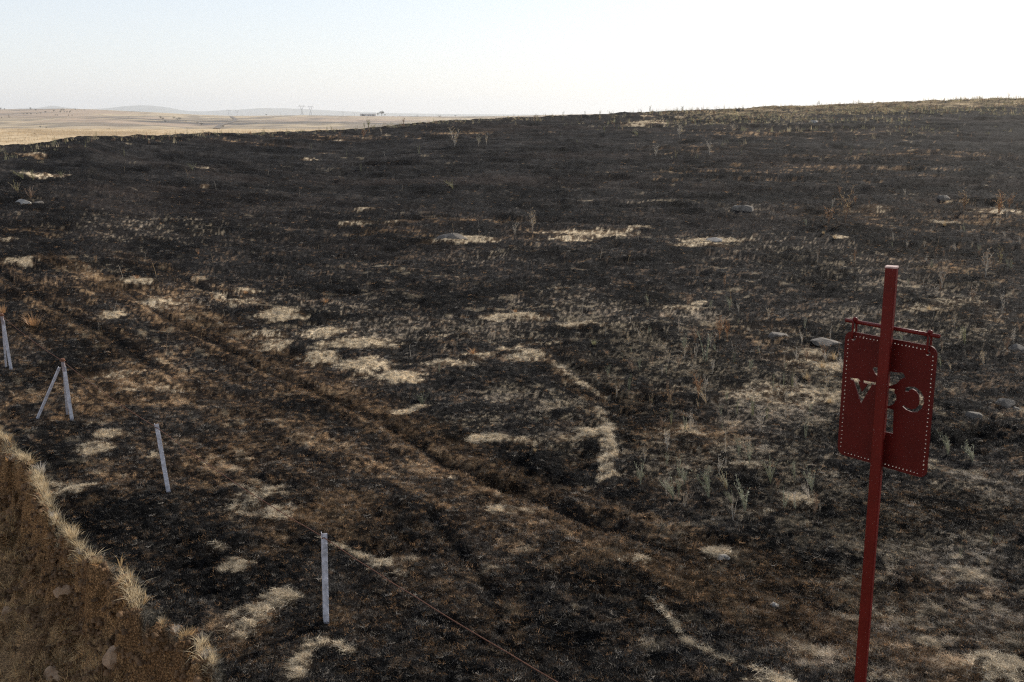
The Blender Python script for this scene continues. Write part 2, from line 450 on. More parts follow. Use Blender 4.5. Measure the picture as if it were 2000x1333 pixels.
def colour(x, y, W, d, warp, fine, lw, blade=False):
    far = sstep(24, 62, y)
    near = 1 - far
    p = (x - TA[0]) * TD[0] + (y - TA[1]) * TD[1]; q = -((x - TA[0]) * TD[1] - (y - TA[1]) * TD[0])
    tw = (1 - sstep(.2, 2.6, q)) * near * .5      # parallel streaks left of and along the track
    mid = nn(fbm(x * 3.3, y * 3.3, 201, 4, .65)); mic = nn(fbm(x * 20, y * 20, 210, 2)); big = nn(fbm(x * .5, y * .5, 215, 3))
    s1 = nn(fbm(p * .5, q * 7.5, 221, 3)); s2 = nn(fbm(x * 1.5 + y * .3, y * 4.6 - x * .5, 226, 3))
    a = x * 0.28 + y * 0.96; b = x * 0.96 - y * 0.28
    s3 = nn(.6 * fbm(b * 0.13, a * 1.5, 220, 4, .6) + .4 * fbm(b * .8, a * 2.5, 222, 2))
    st = (s2 * (1 - tw) + s1 * tw) * near + s3 * far
    mid = mid * (1 - .5 * far) + .5 * far * s3
    nz = (.30 * near + .42 * far) * st + (.20 * near + .30 * far) * mid + (.50 * near + .28 * far) * mic
    nz = np.clip((nz - .5) * 1.55 + .5, 0, 1)
    c = np.repeat(CH[None, :], len(x), 0)
    c = mixc(c, GR, sstep(.45, .95, nz) * (.75 * near + .45 * far) + far * .10)
    c = mixc(c, np.array((.040, .031, .027)), far * sstep(.5, .8, fbm(b * .07, a * .3, 230, 3)) * .5 + far * sstep(80, 125, y) * .2)
    # thin scorched stalks left lying everywhere
    c = mixc(c, np.array((.20, .135, .085)), near * cover(np.ones(len(x)), .10 + .14 * big, .5 * mic + .5 * st, .08) * .7)
    bc_ = cover(W['brown'], .66, .35 * st * near + (.35 * far + .65) * nz + .0 * mic)
    c = mixc(c, BR, np.clip(W['brown'], 0, 1) * .35)
    c = mixc(c, BR2, bc_ * .9)
    c = mixc(c, np.array((.42, .30, .18)), cover(W['brown'], .31, .5 * mic + .5 * st) * .8)
    aw = cover(W['ash'] * (1 - .35 * far) * (.9 + .1 * sstep(13, 20, y)), .58, .5 * nz + .5 * mic, .12)
    c = mixc(c, AS * .35, np.clip(W['ash'], 0, 1) * .3)
    c = mixc(c, mixc(np.repeat(AS[None, :], len(x), 0), ST * .75, (1 - sstep(.3, .7, big)) * .8), aw * .8)
    dk = W['dark'] * sstep(.1, .5, .5 * mid + .5 * big)
    c = mixc(c, CH * .8, dk)
    sw = cover(W['straw'] * (1 - .22 * far), .92, .40 * nz + .35 * (.5 * mid + .5 * st) + .25 * mic, .20)
    c = mixc(c, BR2 * 1.15, np.clip(W['straw'] * 1.3, 0, 1) * .55)
    c = mixc(c, ST * (.75), sw * .6)
    c = mixc(c, ST, sw * sstep(.25, .75, mic * .6 + mid * .4))
    scr = cover(sstep(.35, .7, fbm(x * .4, y * .25, 270, 2)) * (.25 + .75 * near), .22, .5 * st + .5 * mid, .06)
    c = mixc(c, ST * .5, scr * .6 * (1 - dk))
    uc = x / np.maximum(y, 4); cb = sstep(-26, -4, y - np.interp(uc, cu, cY)) * sstep(.06, .26, uc)
    c = mixc(c, np.array((.36, .28, .17)), cover(cb, .58, .6 * st + .4 * mic) * .8)
    c = c * (1 + (np.clip(.45 + 1.1 * big, .45, 1.5) - 1) * (1 - .8 * W['straw'].clip(0, 1)))[:, None]
    n1 = mid
    # cut bank: bare dirt and straw litter
    bk = sstep(-.02, .05, d + (fine * .2))
    bc = mixc(np.repeat(DI[None, :], len(x), 0), np.array((.42, .28, .15)), sstep(.3, .6, d + warp * .8) * (.4 + .6 * n1))
    bc = mixc(bc, np.array((.15, .085, .045)), sstep(.55, .8, n1) * .5)
    c = mixc(c, bc, bk)
    lip = np.exp(-((d + .03 + warp * .12) / .05) ** 2) * (d < .1)
    c = mixc(c, ST * .7, lip * .6 * sstep(.3, .6, n1))
    return c

# ------------------------------------------------------------------ materials
def new_mat(name):
    m = bpy.data.materials.new(name)
    m.use_nodes = True
    nt = m.node_tree
    b = nt.nodes["Principled BSDF"]
    return m, nt, b

def noise_node(nt, scale, detail=3, rough=.6, coord='Object', vec=None):
    tc = nt.nodes.new("ShaderNodeTexCoord")
    n = nt.nodes.new("ShaderNodeTexNoise")
    n.inputs["Scale"].default_value = scale
    n.inputs["Detail"].default_value = detail
    n.inputs["Roughness"].default_value = rough
    nt.links.new(vec if vec is not None else tc.outputs[coord], n.inputs["Vector"])
    return n

def ramp(nt, src, stops):
    r = nt.nodes.new("ShaderNodeValToRGB")
    els = r.color_ramp.elements
    els[0].position = stops[0][0]; els[0].color = (*stops[0][1], 1)
    els[1].position = stops[-1][0]; els[1].color = (*stops[-1][1], 1)
    for p, c in stops[1:-1]:
        e = els.new(p); e.color = (*c, 1)
    nt.links.new(src, r.inputs[0])
    return r

def mixn(nt, a, b, fac, mode='MIX'):
    m = nt.nodes.new("ShaderNodeMix")
    m.data_type = 'RGBA'; m.blend_type = mode
    for s, v in ((0, fac), (6, a), (7, b)):
        if hasattr(v, 'is_linked') or hasattr(v, 'links'):
            nt.links.new(v, m.inputs[s])
        else:
            m.inputs[s].default_value = v if s == 0 else (*v, 1)
    return m.outputs[2]

def simple_mat(name, col, rough=.6, metal=0., var=.25, scale=8., bump=0., spec=.5):
    m, nt, b = new_mat(name)
    n = noise_node(nt, scale, 4)
    lo = tuple(c * (1 - var) for c in col); hi = tuple(min(1, c * (1 + var)) for c in col)
    r = ramp(nt, n.outputs["Fac"], [(.3, lo), (.7, hi)])
    nt.links.new(r.outputs[0], b.inputs["Base Color"])
    b.inputs["Roughness"].default_value = rough
    b.inputs["Metallic"].default_value = metal
    b.inputs["Specular IOR Level"].default_value = spec
    if bump:
        bp = nt.nodes.new("ShaderNodeBump"); bp.inputs["Strength"].default_value = bump; bp.inputs["Distance"].default_value = .02
        nt.links.new(n.outputs["Fac"], bp.inputs["Height"]); nt.links.new(bp.outputs[0], b.inputs["Normal"])
    return m

def ground_material():
    m, nt, b = new_mat("burnt_soil")
    at_ = nt.nodes.new("ShaderNodeAttribute"); at_.attribute_name = "soil"
    n1 = noise_node(nt, 52, 4, .8)
    n2 = noise_node(nt, 9, 4, .7)
    r1 = ramp(nt, n1.outputs["Fac"], [(.32, (.12, .12, .12)), (.5, (.62, .61, .6)), (.66, (2.5, 2.4, 2.25))])
    r2 = ramp(nt, n2.outputs["Fac"], [(.3, (.6, .6, .6)), (.7, (1.35, 1.33, 1.3))])
    c = mixn(nt, at_.outputs["Color"], r1.outputs[0], 1.0, 'MULTIPLY')
    c = mixn(nt, c, r2.outputs[0], 1.0, 'MULTIPLY')
    nt.links.new(c, b.inputs["Base Color"])
    b.inputs["Roughness"].default_value = .9
    b.inputs["Specular IOR Level"].default_value = .04
    bp = nt.nodes.new("ShaderNodeBump"); bp.inputs["Strength"].default_value = .9; bp.inputs["Distance"].default_value = .03
    nt.links.new(n1.outputs["Fac"], bp.inputs["Height"])
    nt.links.new(bp.outputs[0], b.inputs["Normal"])
    return m

def litter_material():
    m, nt, b = new_mat("stubble_blades")
    at_ = nt.nodes.new("ShaderNodeAttribute"); at_.attribute_type = 'INSTANCER'; at_.attribute_name = "icol"
    nt.links.new(at_.outputs["Color"], b.inputs["Base Color"])
    b.inputs["Roughness"].default_value = .6
    b.inputs["Specular IOR Level"].default_value = .15
    # thin dry blades let some light through
    tr = nt.nodes.new("ShaderNodeBsdfTranslucent")
    nt.links.new(at_.outputs["Color"], tr.inputs["Color"])
    mx = nt.nodes.new("ShaderNodeMixShader"); mx.inputs[0].default_value = .3
    out = nt.nodes["Material Output"]
    nt.links.new(b.outputs[0], mx.inputs[1]); nt.links.new(tr.outputs[0], mx.inputs[2]); nt.links.new(mx.outputs[0], out.inputs[0])
    return m

def leaf_mat(name, col, var=.3, trans=.35, scale=9.):
    m, nt, b = new_mat(name)
    n = noise_node(nt, scale, 2)
    lo = tuple(c * (1 - var) for c in col); hi = tuple(c * (1 + var) for c in col)
    r = ramp(nt, n.outputs["Fac"], [(.3, lo), (.7, hi)])
    nt.links.new(r.outputs[0], b.inputs["Base Color"])
    b.inputs["Roughness"].default_value = .55
    tr = nt.nodes.new("ShaderNodeBsdfTranslucent")
    nt.links.new(r.outputs[0], tr.inputs["Color"])
    mx = nt.nodes.new("ShaderNodeMixShader"); mx.inputs[0].default_value = trans
    out = nt.nodes["Material Output"]
    nt.links.new(b.outputs[0], mx.inputs[1]); nt.links.new(tr.outputs[0], mx.inputs[2]); nt.links.new(mx.outputs[0], out.inputs[0])
    return m

M_ground = ground_material()
M_litter = litter_material()

# ------------------------------------------------------------------ ground meshes
def grid_mesh(name, X, Y, Z, col=None):
    nr, nc = X.shape
    me = bpy.data.meshes.new(name)
    nv = nr * nc
    me.vertices.add(nv)
    me.vertices.foreach_set("co", np.stack([X, Y, Z], -1).astype(np.float32).ravel())
    i = np.arange(nr - 1)[:, None] * nc + np.arange(nc - 1)[None, :]
    q = np.stack([i, i + 1, i + nc + 1, i + nc], -1).reshape(-1, 4)
    nq = len(q)
    me.loops.add(nq * 4)
    me.loops.foreach_set("vertex_index", q.ravel().astype(np.int32))
    me.polygons.add(nq)
    me.polygons.foreach_set("loop_start", (np.arange(nq) * 4).astype(np.int32))
    me.polygons.foreach_set("use_smooth", np.ones(nq, dtype=bool))
    me.update(calc_edges=True)
    if col is not None:
        ca = me.color_attributes.new("soil", 'FLOAT_COLOR', 'POINT')
        ca.data.foreach_set("color", np.concatenate([col, np.ones((nv, 1))], 1).astype(np.float32).ravel())
    return me

# rows evenly spaced in the angle below the horizon
NR, NC = 800, 1080
ang = np.linspace(math.radians(50.0), math.radians(2.9), NR - 170)
Yr = CAM_H / np.tan(ang)                             # 7.2 .. 110 on the flat, slope lifts it
Yn = np.concatenate([Yr[Yr < 30], []])
k = len(Yn)
Yf = np.exp(np.linspace(math.log(30.0), math.log(150.0), NR - k - 24))
Yb = np.linspace(152, 215, 24)
rows = np.concatenate([Yn, Yf, Yb])
uu = np.linspace(-.78, .78, NC)
def field_grid(rows, uu):
    Y = np.repeat(rows[:, None], len(uu), 1)
    X = uu[None, :] * (Y + 0.8)
    z, W, d, warp, fine, lw = ground_z(X.ravel(), Y.ravel())
    c = colour(X.ravel(), Y.ravel(), W, d, warp, fine, lw)
    return X, Y, z.reshape(X.shape), c
gX, gY, gZ, gC = field_grid(rows, uu)
ground = obj("ground", grid_mesh("ground", gX, gY, gZ, gC), M_ground)
tag(ground, kind="structure")

# coarse skirt of the same field, beside and behind the camera
def skirt():
    ys = np.concatenate([np.linspace(-60, 0, 20), np.linspace(.6, 9, 24), np.linspace(10, 215, 70)])
    xs = np.concatenate([np.linspace(-260, -22, 30), np.linspace(-20, 20, 90), np.linspace(22, 260, 30)])
    X, Y = np.meshgrid(xs, ys)
    z, W, d, warp, fine, lw = ground_z(X.ravel(), Y.ravel())
    c = colour(X.ravel(), Y.ravel(), W, d, warp, fine, lw)
    z = z.reshape(X.shape)
    lim = .78 * (Y + .8)
    z = z - np.where((Y > 9.5) & (np.abs(X) < lim - 5), 1.2, np.where((Y > 4.2) & (np.abs(X) < lim + 3), .09, .02))
    me = grid_mesh("ground_beside", X, Y, z, c)
    o = obj("ground_beside", me, M_ground)
    tag(o, kind="structure")
skirt()

# ------------------------------------------------------------------ stubble, litter and grass (stuff)
def proto_burnt(r, n=15):
    mb = MB()
    for i in range(n):
        a = r.uniform(0, 6.28); rr = r.uniform(0, .07)
        p = (math.cos(a) * rr, math.sin(a) * rr, -.004)
        t = r.uniform(0, 6.28)
        if r.random() < .55:
            h = r.uniform(.015, .05); d = (math.cos(t) * h * .6, math.sin(t) * h * .6, h)
        else:
            h = r.uniform(.04, .09); d = (math.cos(t) * h, math.sin(t) * h, r.uniform(.003, .02))
            p = (p[0], p[1], .006)
        w = r.uniform(.003, .006)
        s = Vector(d).cross(Vector((r.uniform(-1, 1), r.uniform(-1, 1), r.uniform(.2, 1))))
        mb.blade(p, d, w, side=s)
    return mb
def proto_straw(r, n=26):
    mb = MB()
    for i in range(n):
        a = r.uniform(0, 6.28); rr = r.uniform(0, .08)
        t = r.uniform(0, 6.28); h = r.uniform(.05, .14)
        p = (math.cos(a) * rr, math.sin(a) * rr, r.uniform(0, .02))
        d = (math.cos(t) * h, math.sin(t) * h, r.uniform(-.005, .035))
        mb.blade(p, d, r.uniform(.003, .006), side=Vector(d).cross(Vector((r.uniform(-.6, .6), r.uniform(-.6, .6), 1))))
    return mb
def proto_tuft(r, n=26, h0=.12, h1=.30):
    mb = MB()
    for i in range(n):
        a = r.uniform(0, 6.28); rr = r.uniform(0, .05)
        t = a + r.uniform(-.8, .8); h = r.uniform(h0, h1); l = r.uniform(.1, .7)
        d = (math.cos(t) * h * l, math.sin(t) * h * l, h * (1 - .4 * l))
        mb.blade((math.cos(a) * rr, math.sin(a) * rr, -.01), d, r.uniform(.004, .008), bend=.35, seg=2)
    return mb

def proto_far(r, n, h0, h1):
    mb = MB()
    for i in range(n):
        a = r.uniform(0, 6.28); rr = r.uniform(0, .25); t = r.uniform(0, 6.28); h = r.uniform(h0, h1); l = r.uniform(.05, .4)
        mb.blade((math.cos(a) * rr, math.sin(a) * rr, -.02), (math.cos(t) * h * l, math.sin(t) * h * l, h), r.uniform(.015, .03), bend=.3, seg=2)
    return mb

def scatter(name, protos, P, rz, tilt, sc, var, col, mat):
    """one object: loose points plus prototype clumps; geometry nodes puts a clump on each point"""
    n = len(P)
    vs = []; fs = []; pid = []
    off = n
    for k, mb in enumerate(protos):
        vs += mb.v
        fs += [tuple(i + off for i in f) for f in mb.f]
        pid += [k + 1] * len(mb.v)
        off += len(mb.v)
    me = bpy.data.meshes.new(name)
    co = np.concatenate([P, np.array(vs)]).astype(np.float32)
    me.from_pydata(np.zeros((0, 3)), [], [])
    nv = len(co)
    me.vertices.add(nv)
    me.vertices.foreach_set("co", co.ravel())
    lens = np.array([len(f) for f in fs]); flat = np.array([i for f in fs for i in f], dtype=np.int32)
    me.loops.add(len(flat)); me.loops.foreach_set("vertex_index", flat)
    me.polygons.add(len(fs)); me.polygons.foreach_set("loop_start", np.concatenate([[0], np.cumsum(lens)[:-1]]).astype(np.int32))
    me.update(calc_edges=True)
    def att(nm, typ, data, key):
        a = me.attributes.new(nm, typ, 'POINT'); a.data.foreach_set(key, data)
    ex = nv - n
    att("pid", 'INT', np.concatenate([np.zeros(n), pid]).astype(np.int32), "value")
    att("var", 'INT', np.concatenate([var, -np.ones(ex)]).astype(np.int32), "value")
    rot = np.zeros((nv, 3), np.float32); rot[:n, 2] = rz; rot[:n, 0] = tilt[0]; rot[:n, 1] = tilt[1]
    att("rot", 'FLOAT_VECTOR', rot.ravel(), "vector")
    att("scl", 'FLOAT', np.concatenate([sc, np.ones(ex)]).astype(np.float32), "value")
    c4 = np.ones((nv, 4), np.float32); c4[:n, :3] = col
    att("icol", 'FLOAT_COLOR', c4.ravel(), "color")
    me.materials.append(mat)
    o = obj(name, me)
    ng = bpy.data.node_groups.new(name + "_nodes", 'GeometryNodeTree')
    ng.interface.new_socket("Geometry", in_out='INPUT', socket_type='NodeSocketGeometry')
    ng.interface.new_socket("Geometry", in_out='OUTPUT', socket_type='NodeSocketGeometry')
    N, L = ng.nodes, ng.links
    gi, go = N.new("NodeGroupInput"), N.new("NodeGroupOutput")
    def named(nm, typ):
        a = N.new("GeometryNodeInputNamedAttribute"); a.data_type = typ; a.inputs["Name"].default_value = nm
        return a.outputs[0]
    def eq(nm, v):
        c = N.new("FunctionNodeCompare"); c.data_type = 'INT'; c.operation = 'EQUAL'
        L.new(named(nm, 'INT'), c.inputs[2]); c.inputs[3].default_value = v
        return c.outputs[0]
    join = N.new("GeometryNodeJoinGeometry")
    for k in range(len(protos)):
        s1 = N.new("GeometryNodeSeparateGeometry"); L.new(gi.outputs[0], s1.inputs[0]); L.new(eq("pid", k + 1), s1.inputs[1])
        s2 = N.new("GeometryNodeSeparateGeometry"); L.new(gi.outputs[0], s2.inputs[0]); L.new(eq("var", k), s2.inputs[1])
        mp = N.new("GeometryNodeMeshToPoints"); L.new(s2.outputs[0], mp.inputs[0])
        ip = N.new("GeometryNodeInstanceOnPoints")
        L.new(mp.outputs[0], ip.inputs["Points"]); L.new(s1.outputs[0], ip.inputs["Instance"])
        e2r = N.new("FunctionNodeEulerToRotation"); L.new(named("rot", 'FLOAT_VECTOR'), e2r.inputs[0])
        L.new(e2r.outputs[0], ip.inputs["Rotation"]); L.new(named("scl", 'FLOAT'), ip.inputs["Scale"])
        L.new(ip.outputs[0], join.inputs[0])
    L.new(join.outputs[0], go.inputs[0])
    md = o.modifiers.new("scatter", 'NODES'); md.node_group = ng
    return o

def sample(n, pyr=(300, 1420), pxr=(-260, 2260), bias=1.0):
    """points spread over the field, denser nearby"""
    py = pyr[0] + (pyr[1] - pyr[0]) * rng.random(n) ** bias
    px = rng.uniform(pxr[0], pxr[1], n)
    # invert with the row table of the mesh at px = centre: depth by sight angle on the sloping field
    yup = (666 - py) / F
    b = cp + yup * sp; c = -sp + yup * cp
    Y = -CAM_H / np.minimum(c, -1e-3) * b
    for _ in range(24):
        x = (px - 1000) / F / b * Y
        Y = 0.5 * Y + 0.5 * np.clip((CAM_H - height_base(x, Y)) / np.maximum(-c / b, 1e-3), 5, 135)
    Y = Y * (1 + rng.normal(0, .01, n))
    x = (px - 1000) / F / b * Y
    return x, Y

def pick(x, y):
    z, W, d, warp, fine, lw = ground_z(x, y)
    c = colour(x, y, W, d, warp, fine, lw)
    return z, W, d, c, warp

r_ = random.Random(3)
# 1. burnt stubble over the whole field
x, y = sample(380000)
keep = (y > 7.0) & (y < 128)
x, y = x[keep], y[keep]
z, W, d, c, warp = pick(x, y)
keep = d < -.02
x, y, z, c, d = x[keep], y[keep], z[keep], c[keep], d[keep]
sw = W['straw'][keep]
n = len(x)
g = rng.random(n)
kind = np.where(g < .5, 0, np.where(g < .75, 1, 2))
col = c * rng.choice([.25, .6, 1.1, 2.2], n, p=[.35, .3, .2, .15])[:, None]
gl = rng.random(n)
lum = rng.choice([.5, 1.0, 1.9], n, p=[.5, .35, .15])[:, None]
near = 1 - sstep(18, 60, y)
pg = (.10 * near + .02) * (1 - .85 * np.clip(W['dark'][keep], 0, 1)) * (.4 + 1.2 * nn(fbm(x * .5, y * .5, 215, 3)))
col = np.where((gl < pg)[:, None], np.array((.30, .26, .21)) * lum, col)  # some blades coloured pale to stand in for glints, fewer on dark ground
bm = (gl > .80) & (rng.random(n) < .25 + W['brown'][keep])
col = np.where(bm[:, None], np.array((.34, .20, .10)) * lum, col)
col = np.where((c.mean(1) > .3)[:, None] & (rng.random(n) < .85)[:, None], ST * rng.uniform(.55, 1.3, n)[:, None], col)
sc = rng.uniform(.35, .9, n) * (1 + y / 55)
o = scatter("burnt_stubble", [proto_burnt(r_), proto_burnt(r_), proto_burnt(r_, 12)], np.stack([x, y, z], 1), rng.uniform(0, 6.28, n),
            rng.normal(0, .15, (2, n)), sc, kind, col, M_litter)
tag(o, kind="stuff"); o["label"] = "charred stubble and scorched straw covering the field"

# 2. straw litter in the unburnt patches
x, y = sample(260000)
z, W, d, c, warp = pick(x, y)
pr = np.clip((c.mean(1) - .20) * 5, 0, 1) * .9 + W['ash'] * .05 + W['brown'] * .02 + .004
keep = (rng.random(len(x)) < pr) & (d < -.01) & (y < 125) & (y > 7)
x, y, z, c = x[keep], y[keep], z[keep], c[keep]
Ws, Wa = W['straw'][keep], W['ash'][keep]
n = len(x)
col = np.where((Ws > .3)[:, None], ST, np.maximum(c * 1.25, np.array((.16, .115, .07)))) * rng.choice([.3, .65, 1.0, 1.3], n, p=[.25, .25, .3, .2])[:, None]
o = scatter("straw_litter", [proto_straw(r_), proto_straw(r_)], np.stack([x, y, z + .005], 1), rng.uniform(0, 6.28, n),
            rng.normal(0, .2, (2, n)), rng.uniform(.3, .8, n) * (1 + y / 60), rng.integers(0, 2, n), col, M_litter)
tag(o, kind="stuff"); o["label"] = "pale straw litter left in unburnt patches"

# 3. dry grass on the cut bank and hanging over its lip
n = 240000
x = rng.uniform(-14, 4, n); y = rng.uniform(5, 24, n)
d = edge_sd(x, y)
keep = (d > -.10) & (d < 3.4)
x, y = x[keep], y[keep]
z, W, d, c, warp = pick(x, y)
lip = np.exp(-((d - .0) / .06) ** 2) * sstep(.34, .52, fbm(x * 2.2, y * 2.2, 333, 3))
pr = lip * 1.0 + (d > .34) * (.12 + .25 * sstep(.5, 1.2, d) + .9 * np.clip(warp + .05, 0, 1)) + .02
keep = rng.random(len(x)) < pr
x, y, z, d, lip = x[keep], y[keep], z[keep], d[keep], lip[keep]
n = len(x)
col = np.array((.66, .44, .21)) * rng.uniform(.25, 1.3, n)[:, None]
col = np.where((lip > .3)[:, None], np.array((.70, .56, .35)) * rng.uniform(.6, 1.2, n)[:, None], col)
kind = np.where(rng.random(n) < np.where(lip > .3, .15, .6), 0, np.where(rng.random(n) < .5, 1, 2))
o = scatter("bank_grass", [proto_straw(r_, 20), proto_tuft(r_, 18, .06, .16), proto_tuft(r_, 9, .14, .30)], np.stack([x, y, z + .005], 1), rng.uniform(0, 6.28, n),
            rng.normal(0, .35, (2, n)), rng.uniform(.5, 1.15, n), kind, col, M_litter)
tag(o, kind="stuff"); o["label"] = "matted dry grass on the cut earth bank and along its lip"

# earth clods: crumbled soil on the bank, charred crumbs on the field
def proto_clod(r):
    mb = MB()
    for q in range(5):
        c0 = Vector((r.uniform(-.06, .06), r.uniform(-.06, .06), .004)) * (q > 0)
        k = r.uniform(.012, .03)
        vs = [Vector((math.cos(a) * math.sin(t), math.sin(a) * math.sin(t), math.cos(t))) * k * r.uniform(.7, 1.2) + c0 for t in (.6, 1.7) for a in [i * 1.257 + t for i in range(5)]] + [Vector((0, 0, k)) + c0]
        mb.add(vs, [(i, (i + 1) % 5, 10) for i in range(5)] + [(i + 5, (i + 1) % 5 + 5, (i + 1) % 5, i) for i in range(5)])
    return mb
x = rng.uniform(-14, 4, 60000); y = rng.uniform(5, 24, 60000); d = edge_sd(x, y)
keep = (d > -.02) & (d < 3.0) & (rng.random(60000) < np.exp(-np.clip(d - .2, 0, 9) * 1.6) * .8 + .08)
x, y = x[keep], y[keep]; z, W, d, c, warp = pick(x, y); n = len(x)
x2, y2 = sample(26000); k2 = (y2 > 7.5) & (y2 < 30) & (rng.random(len(y2)) < .06); x2, y2 = x2[k2], y2[k2]; z2, W2, d2, c2, w2 = pick(x2, y2); k2 = d2 < -.05
x2, y2, z2, c2 = x2[k2], y2[k2], z2[k2], c2[k2]; m_ = len(x2)
o = scatter("earth_clods", [proto_clod(r_), proto_clod(r_)], np.concatenate([np.stack([x, y, z], 1), np.stack([x2, y2, z2], 1)]), rng.uniform(0, 6.28, n + m_), rng.normal(0, .2, (2, n + m_)),
            np.concatenate([rng.uniform(.5, 1.9, n), rng.uniform(.2, .8, m_)]), rng.integers(0, 2, n + m_), np.concatenate([np.array((.24, .14, .07)) * rng.uniform(.5, 1.3, n)[:, None], c2 * rng.uniform(.6, 1.4, m_)[:, None]]), M_litter)
tag(o, kind="stuff"); o["label"] = "crumbled earth clods on the cut bank and charred crumbs in the field"

# 4. low green and tan growth along the crest of the hill
def crest_y(u): return np.interp(u, cu, cY)
n = 34000
u = rng.uniform(-.5, .62, n)
right = sstep(-.1, .3, u)
yy = crest_y(u) - np.abs(rng.normal(0, 1, n)) * (3 + 16 * right) + 2.0
xx = u * yy
cl = fbm(xx * .12, yy * .2, 300, 3)
keep = rng.random(n) < sstep(.40, .72, cl) * (.05 + .8 * sstep(.05, .3, u)) + .015
xx, yy = xx[keep], yy[keep]
z, W, d, c, warp = pick(xx, yy)
n = len(xx)
gsel = rng.random(n)[:, None]
col = np.where(gsel < .4, np.array((.34, .31, .18)), np.where(gsel < .78, np.array((.58, .47, .29)), np.array((.33, .21, .13)))) * rng.uniform(.6, 1.3, n)[:, None]
o = scatter("crest_growth", [proto_far(r_, 9, .12, .35), proto_far(r_, 6, .2, .6)], np.stack([xx, yy, z], 1), rng.uniform(0, 6.28, n),
            rng.normal(0, .1, (2, n)), rng.uniform(.3, 1.1, n), rng.integers(0, 2, n), col, M_litter)
tag(o, kind="stuff"); o["label"] = "low weeds and tan grass along the crest of the burnt slope"

# ------------------------------------------------------------------ land beyond the crest
def interp_px(tab, col):
    us = []; v = []
    for row in tab:
        a, b, c_ = ray(row[0], row[1]); us.append(a / b); v.append(row[col])
    return np.array(us), np.array(v)

def far_z(u, Y, py):
    yup = (666 - py) / F
    return CAM_H + Y * (-sp + yup * cp) / (cp + yup * sp)

# stubble field just beyond the crest
def stubble_field():
    ys = np.concatenate([np.linspace(75, 340, 260), np.linspace(345, 700, 30)])
    us = np.linspace(-.75, .45, 380)
    Y = np.repeat(ys[:, None], len(us), 1); X = us[None, :] * Y
    py = 254 + (286 - 254) * (1 / Y - 1 / 310) / (1 / 125 - 1 / 310)
    z = far_z(None, Y, 254) * 0 + 1.3 + (1.9 - 1.3) * np.clip((310 - Y) / 185, 0, 1.3)
    z += (fbm(X * .02, Y * .02, 400, 3) - .5) * 1.0 + (fbm(X * .25, Y * .25, 410, 3) - .5) * .22
    z -= np.clip(Y - 320, 0, None) * .03 + np.clip(115 - Y, 0, None) * .05
    c = np.repeat(np.array((.68, .52, .32))[None, :], X.size, 0)
    n1 = fbm(X.ravel() * .05, Y.ravel() * .03, 420, 4); n2 = fbm(X.ravel() * .5, Y.ravel() * .22, 430, 3)
    c = mixc(c, np.array((.33, .23, .13)), sstep(.45, .65, n1) * .6)
    c = mixc(c, np.array((.20, .15, .09)), sstep(.6, .8, n2) * .6)
    return grid_mesh("stubble_field", X, Y, z, c), X, Y, z

def far_material(name, scale):
    m, nt, b = new_mat(name)
    at_ = nt.nodes.new("ShaderNodeAttribute"); at_.attribute_name = "soil"
    n1 = noise_node(nt, scale, 5, .7)
    r1 = ramp(nt, n1.outputs["Fac"], [(.3, (.75, .75, .75)), (.7, (1.2, 1.2, 1.2))])
    c = mixn(nt, at_.outputs["Color"], r1.outputs[0], 1.0, 'MULTIPLY')
    nt.links.new(c, b.inputs["Base Color"]); b.inputs["Roughness"].default_value = .9
    b.inputs["Specular IOR Level"].default_value = .1
    return m
me, sX, sY, sZ = stubble_field()
tag(obj("stubble_field", me, far_material("golden_stubble", .8)), kind="structure")
n = 26000
ii = rng.integers(0, 250, n); jj = rng.integers(0, 300, n)
px_, py_, pz_ = sX[ii, jj], sY[ii, jj], sZ[ii, jj]
px_ = px_ + rng.uniform(-.5, .5, n) * py_ * 1.2 / 379; py_ = py_ + rng.uniform(-.5, .5, n)
col = np.array((.68, .52, .32)) * rng.uniform(.5, 1.2, n)[:, None]
o = scatter("golden_grass", [proto_tuft(r_, 12, .2, .4), proto_tuft(r_, 10, .15, .5)], np.stack([px_, py_, pz_], 1), rng.uniform(0, 6.28, n),
            rng.normal(0, .1, (2, n)), rng.uniform(.7, 1.6, n), rng.integers(0, 2, n), col, M_litter)
tag(o, kind="stuff"); o["label"] = "unburnt golden grass on the field beyond the crest"

TOP = [(-900, 218), (-500, 215), (-200, 213.5), (0, 213), (60, 213.5), (140, 212), (200, 213.5), (250, 216), (330, 220), (400, 224), (460, 226), (520, 226), (600, 225), (680, 226), (760, 227),
       (880, 227.5), (1000, 226.5), (1080, 224), (1160, 222.5), (1240, 222), (1400, 222), (2000, 222), (3000, 222)]
YT = 2600.0; YN = 850.0
tu = np.array([(a - 1000.0) / F for a, b in TOP]); tp = np.array([b for a, b in TOP])
def hill_z(u, Y):
    top = np.interp(u, tu, tp)
    t = (1 / Y - 1 / YN) / (1 / YT - 1 / YN)
    t2 = np.clip((Y - YN) / (YT - YN), 0, 1)
    s = .5 * t2 + .5 * np.clip(t, 0, 1)
    py = 257 + (top - 257) * s
    yup = (666 - py) / F
    z = CAM_H + Y * (-sp + yup * cp) / (cp + yup * sp)
    z = z + (fbm(u * 14, Y * .004, 500, 3) - .5) * 9 * np.clip(s * (1 - s) * 4, 0, 1)
    z = z - np.clip(Y - YT, 0, None) * .05 - np.clip(YN - Y, 0, None) * .02
    return z
us = np.linspace(-.9, .9, 620)
ys = np.concatenate([np.linspace(560, 850, 14), np.exp(np.linspace(math.log(862), math.log(2600), 170)), np.linspace(2640, 3300, 10)])
Y = np.repeat(ys[:, None], len(us), 1); U = np.repeat(us[None, :], len(ys), 0); X = U * Y
Z = hill_z(U, Y)
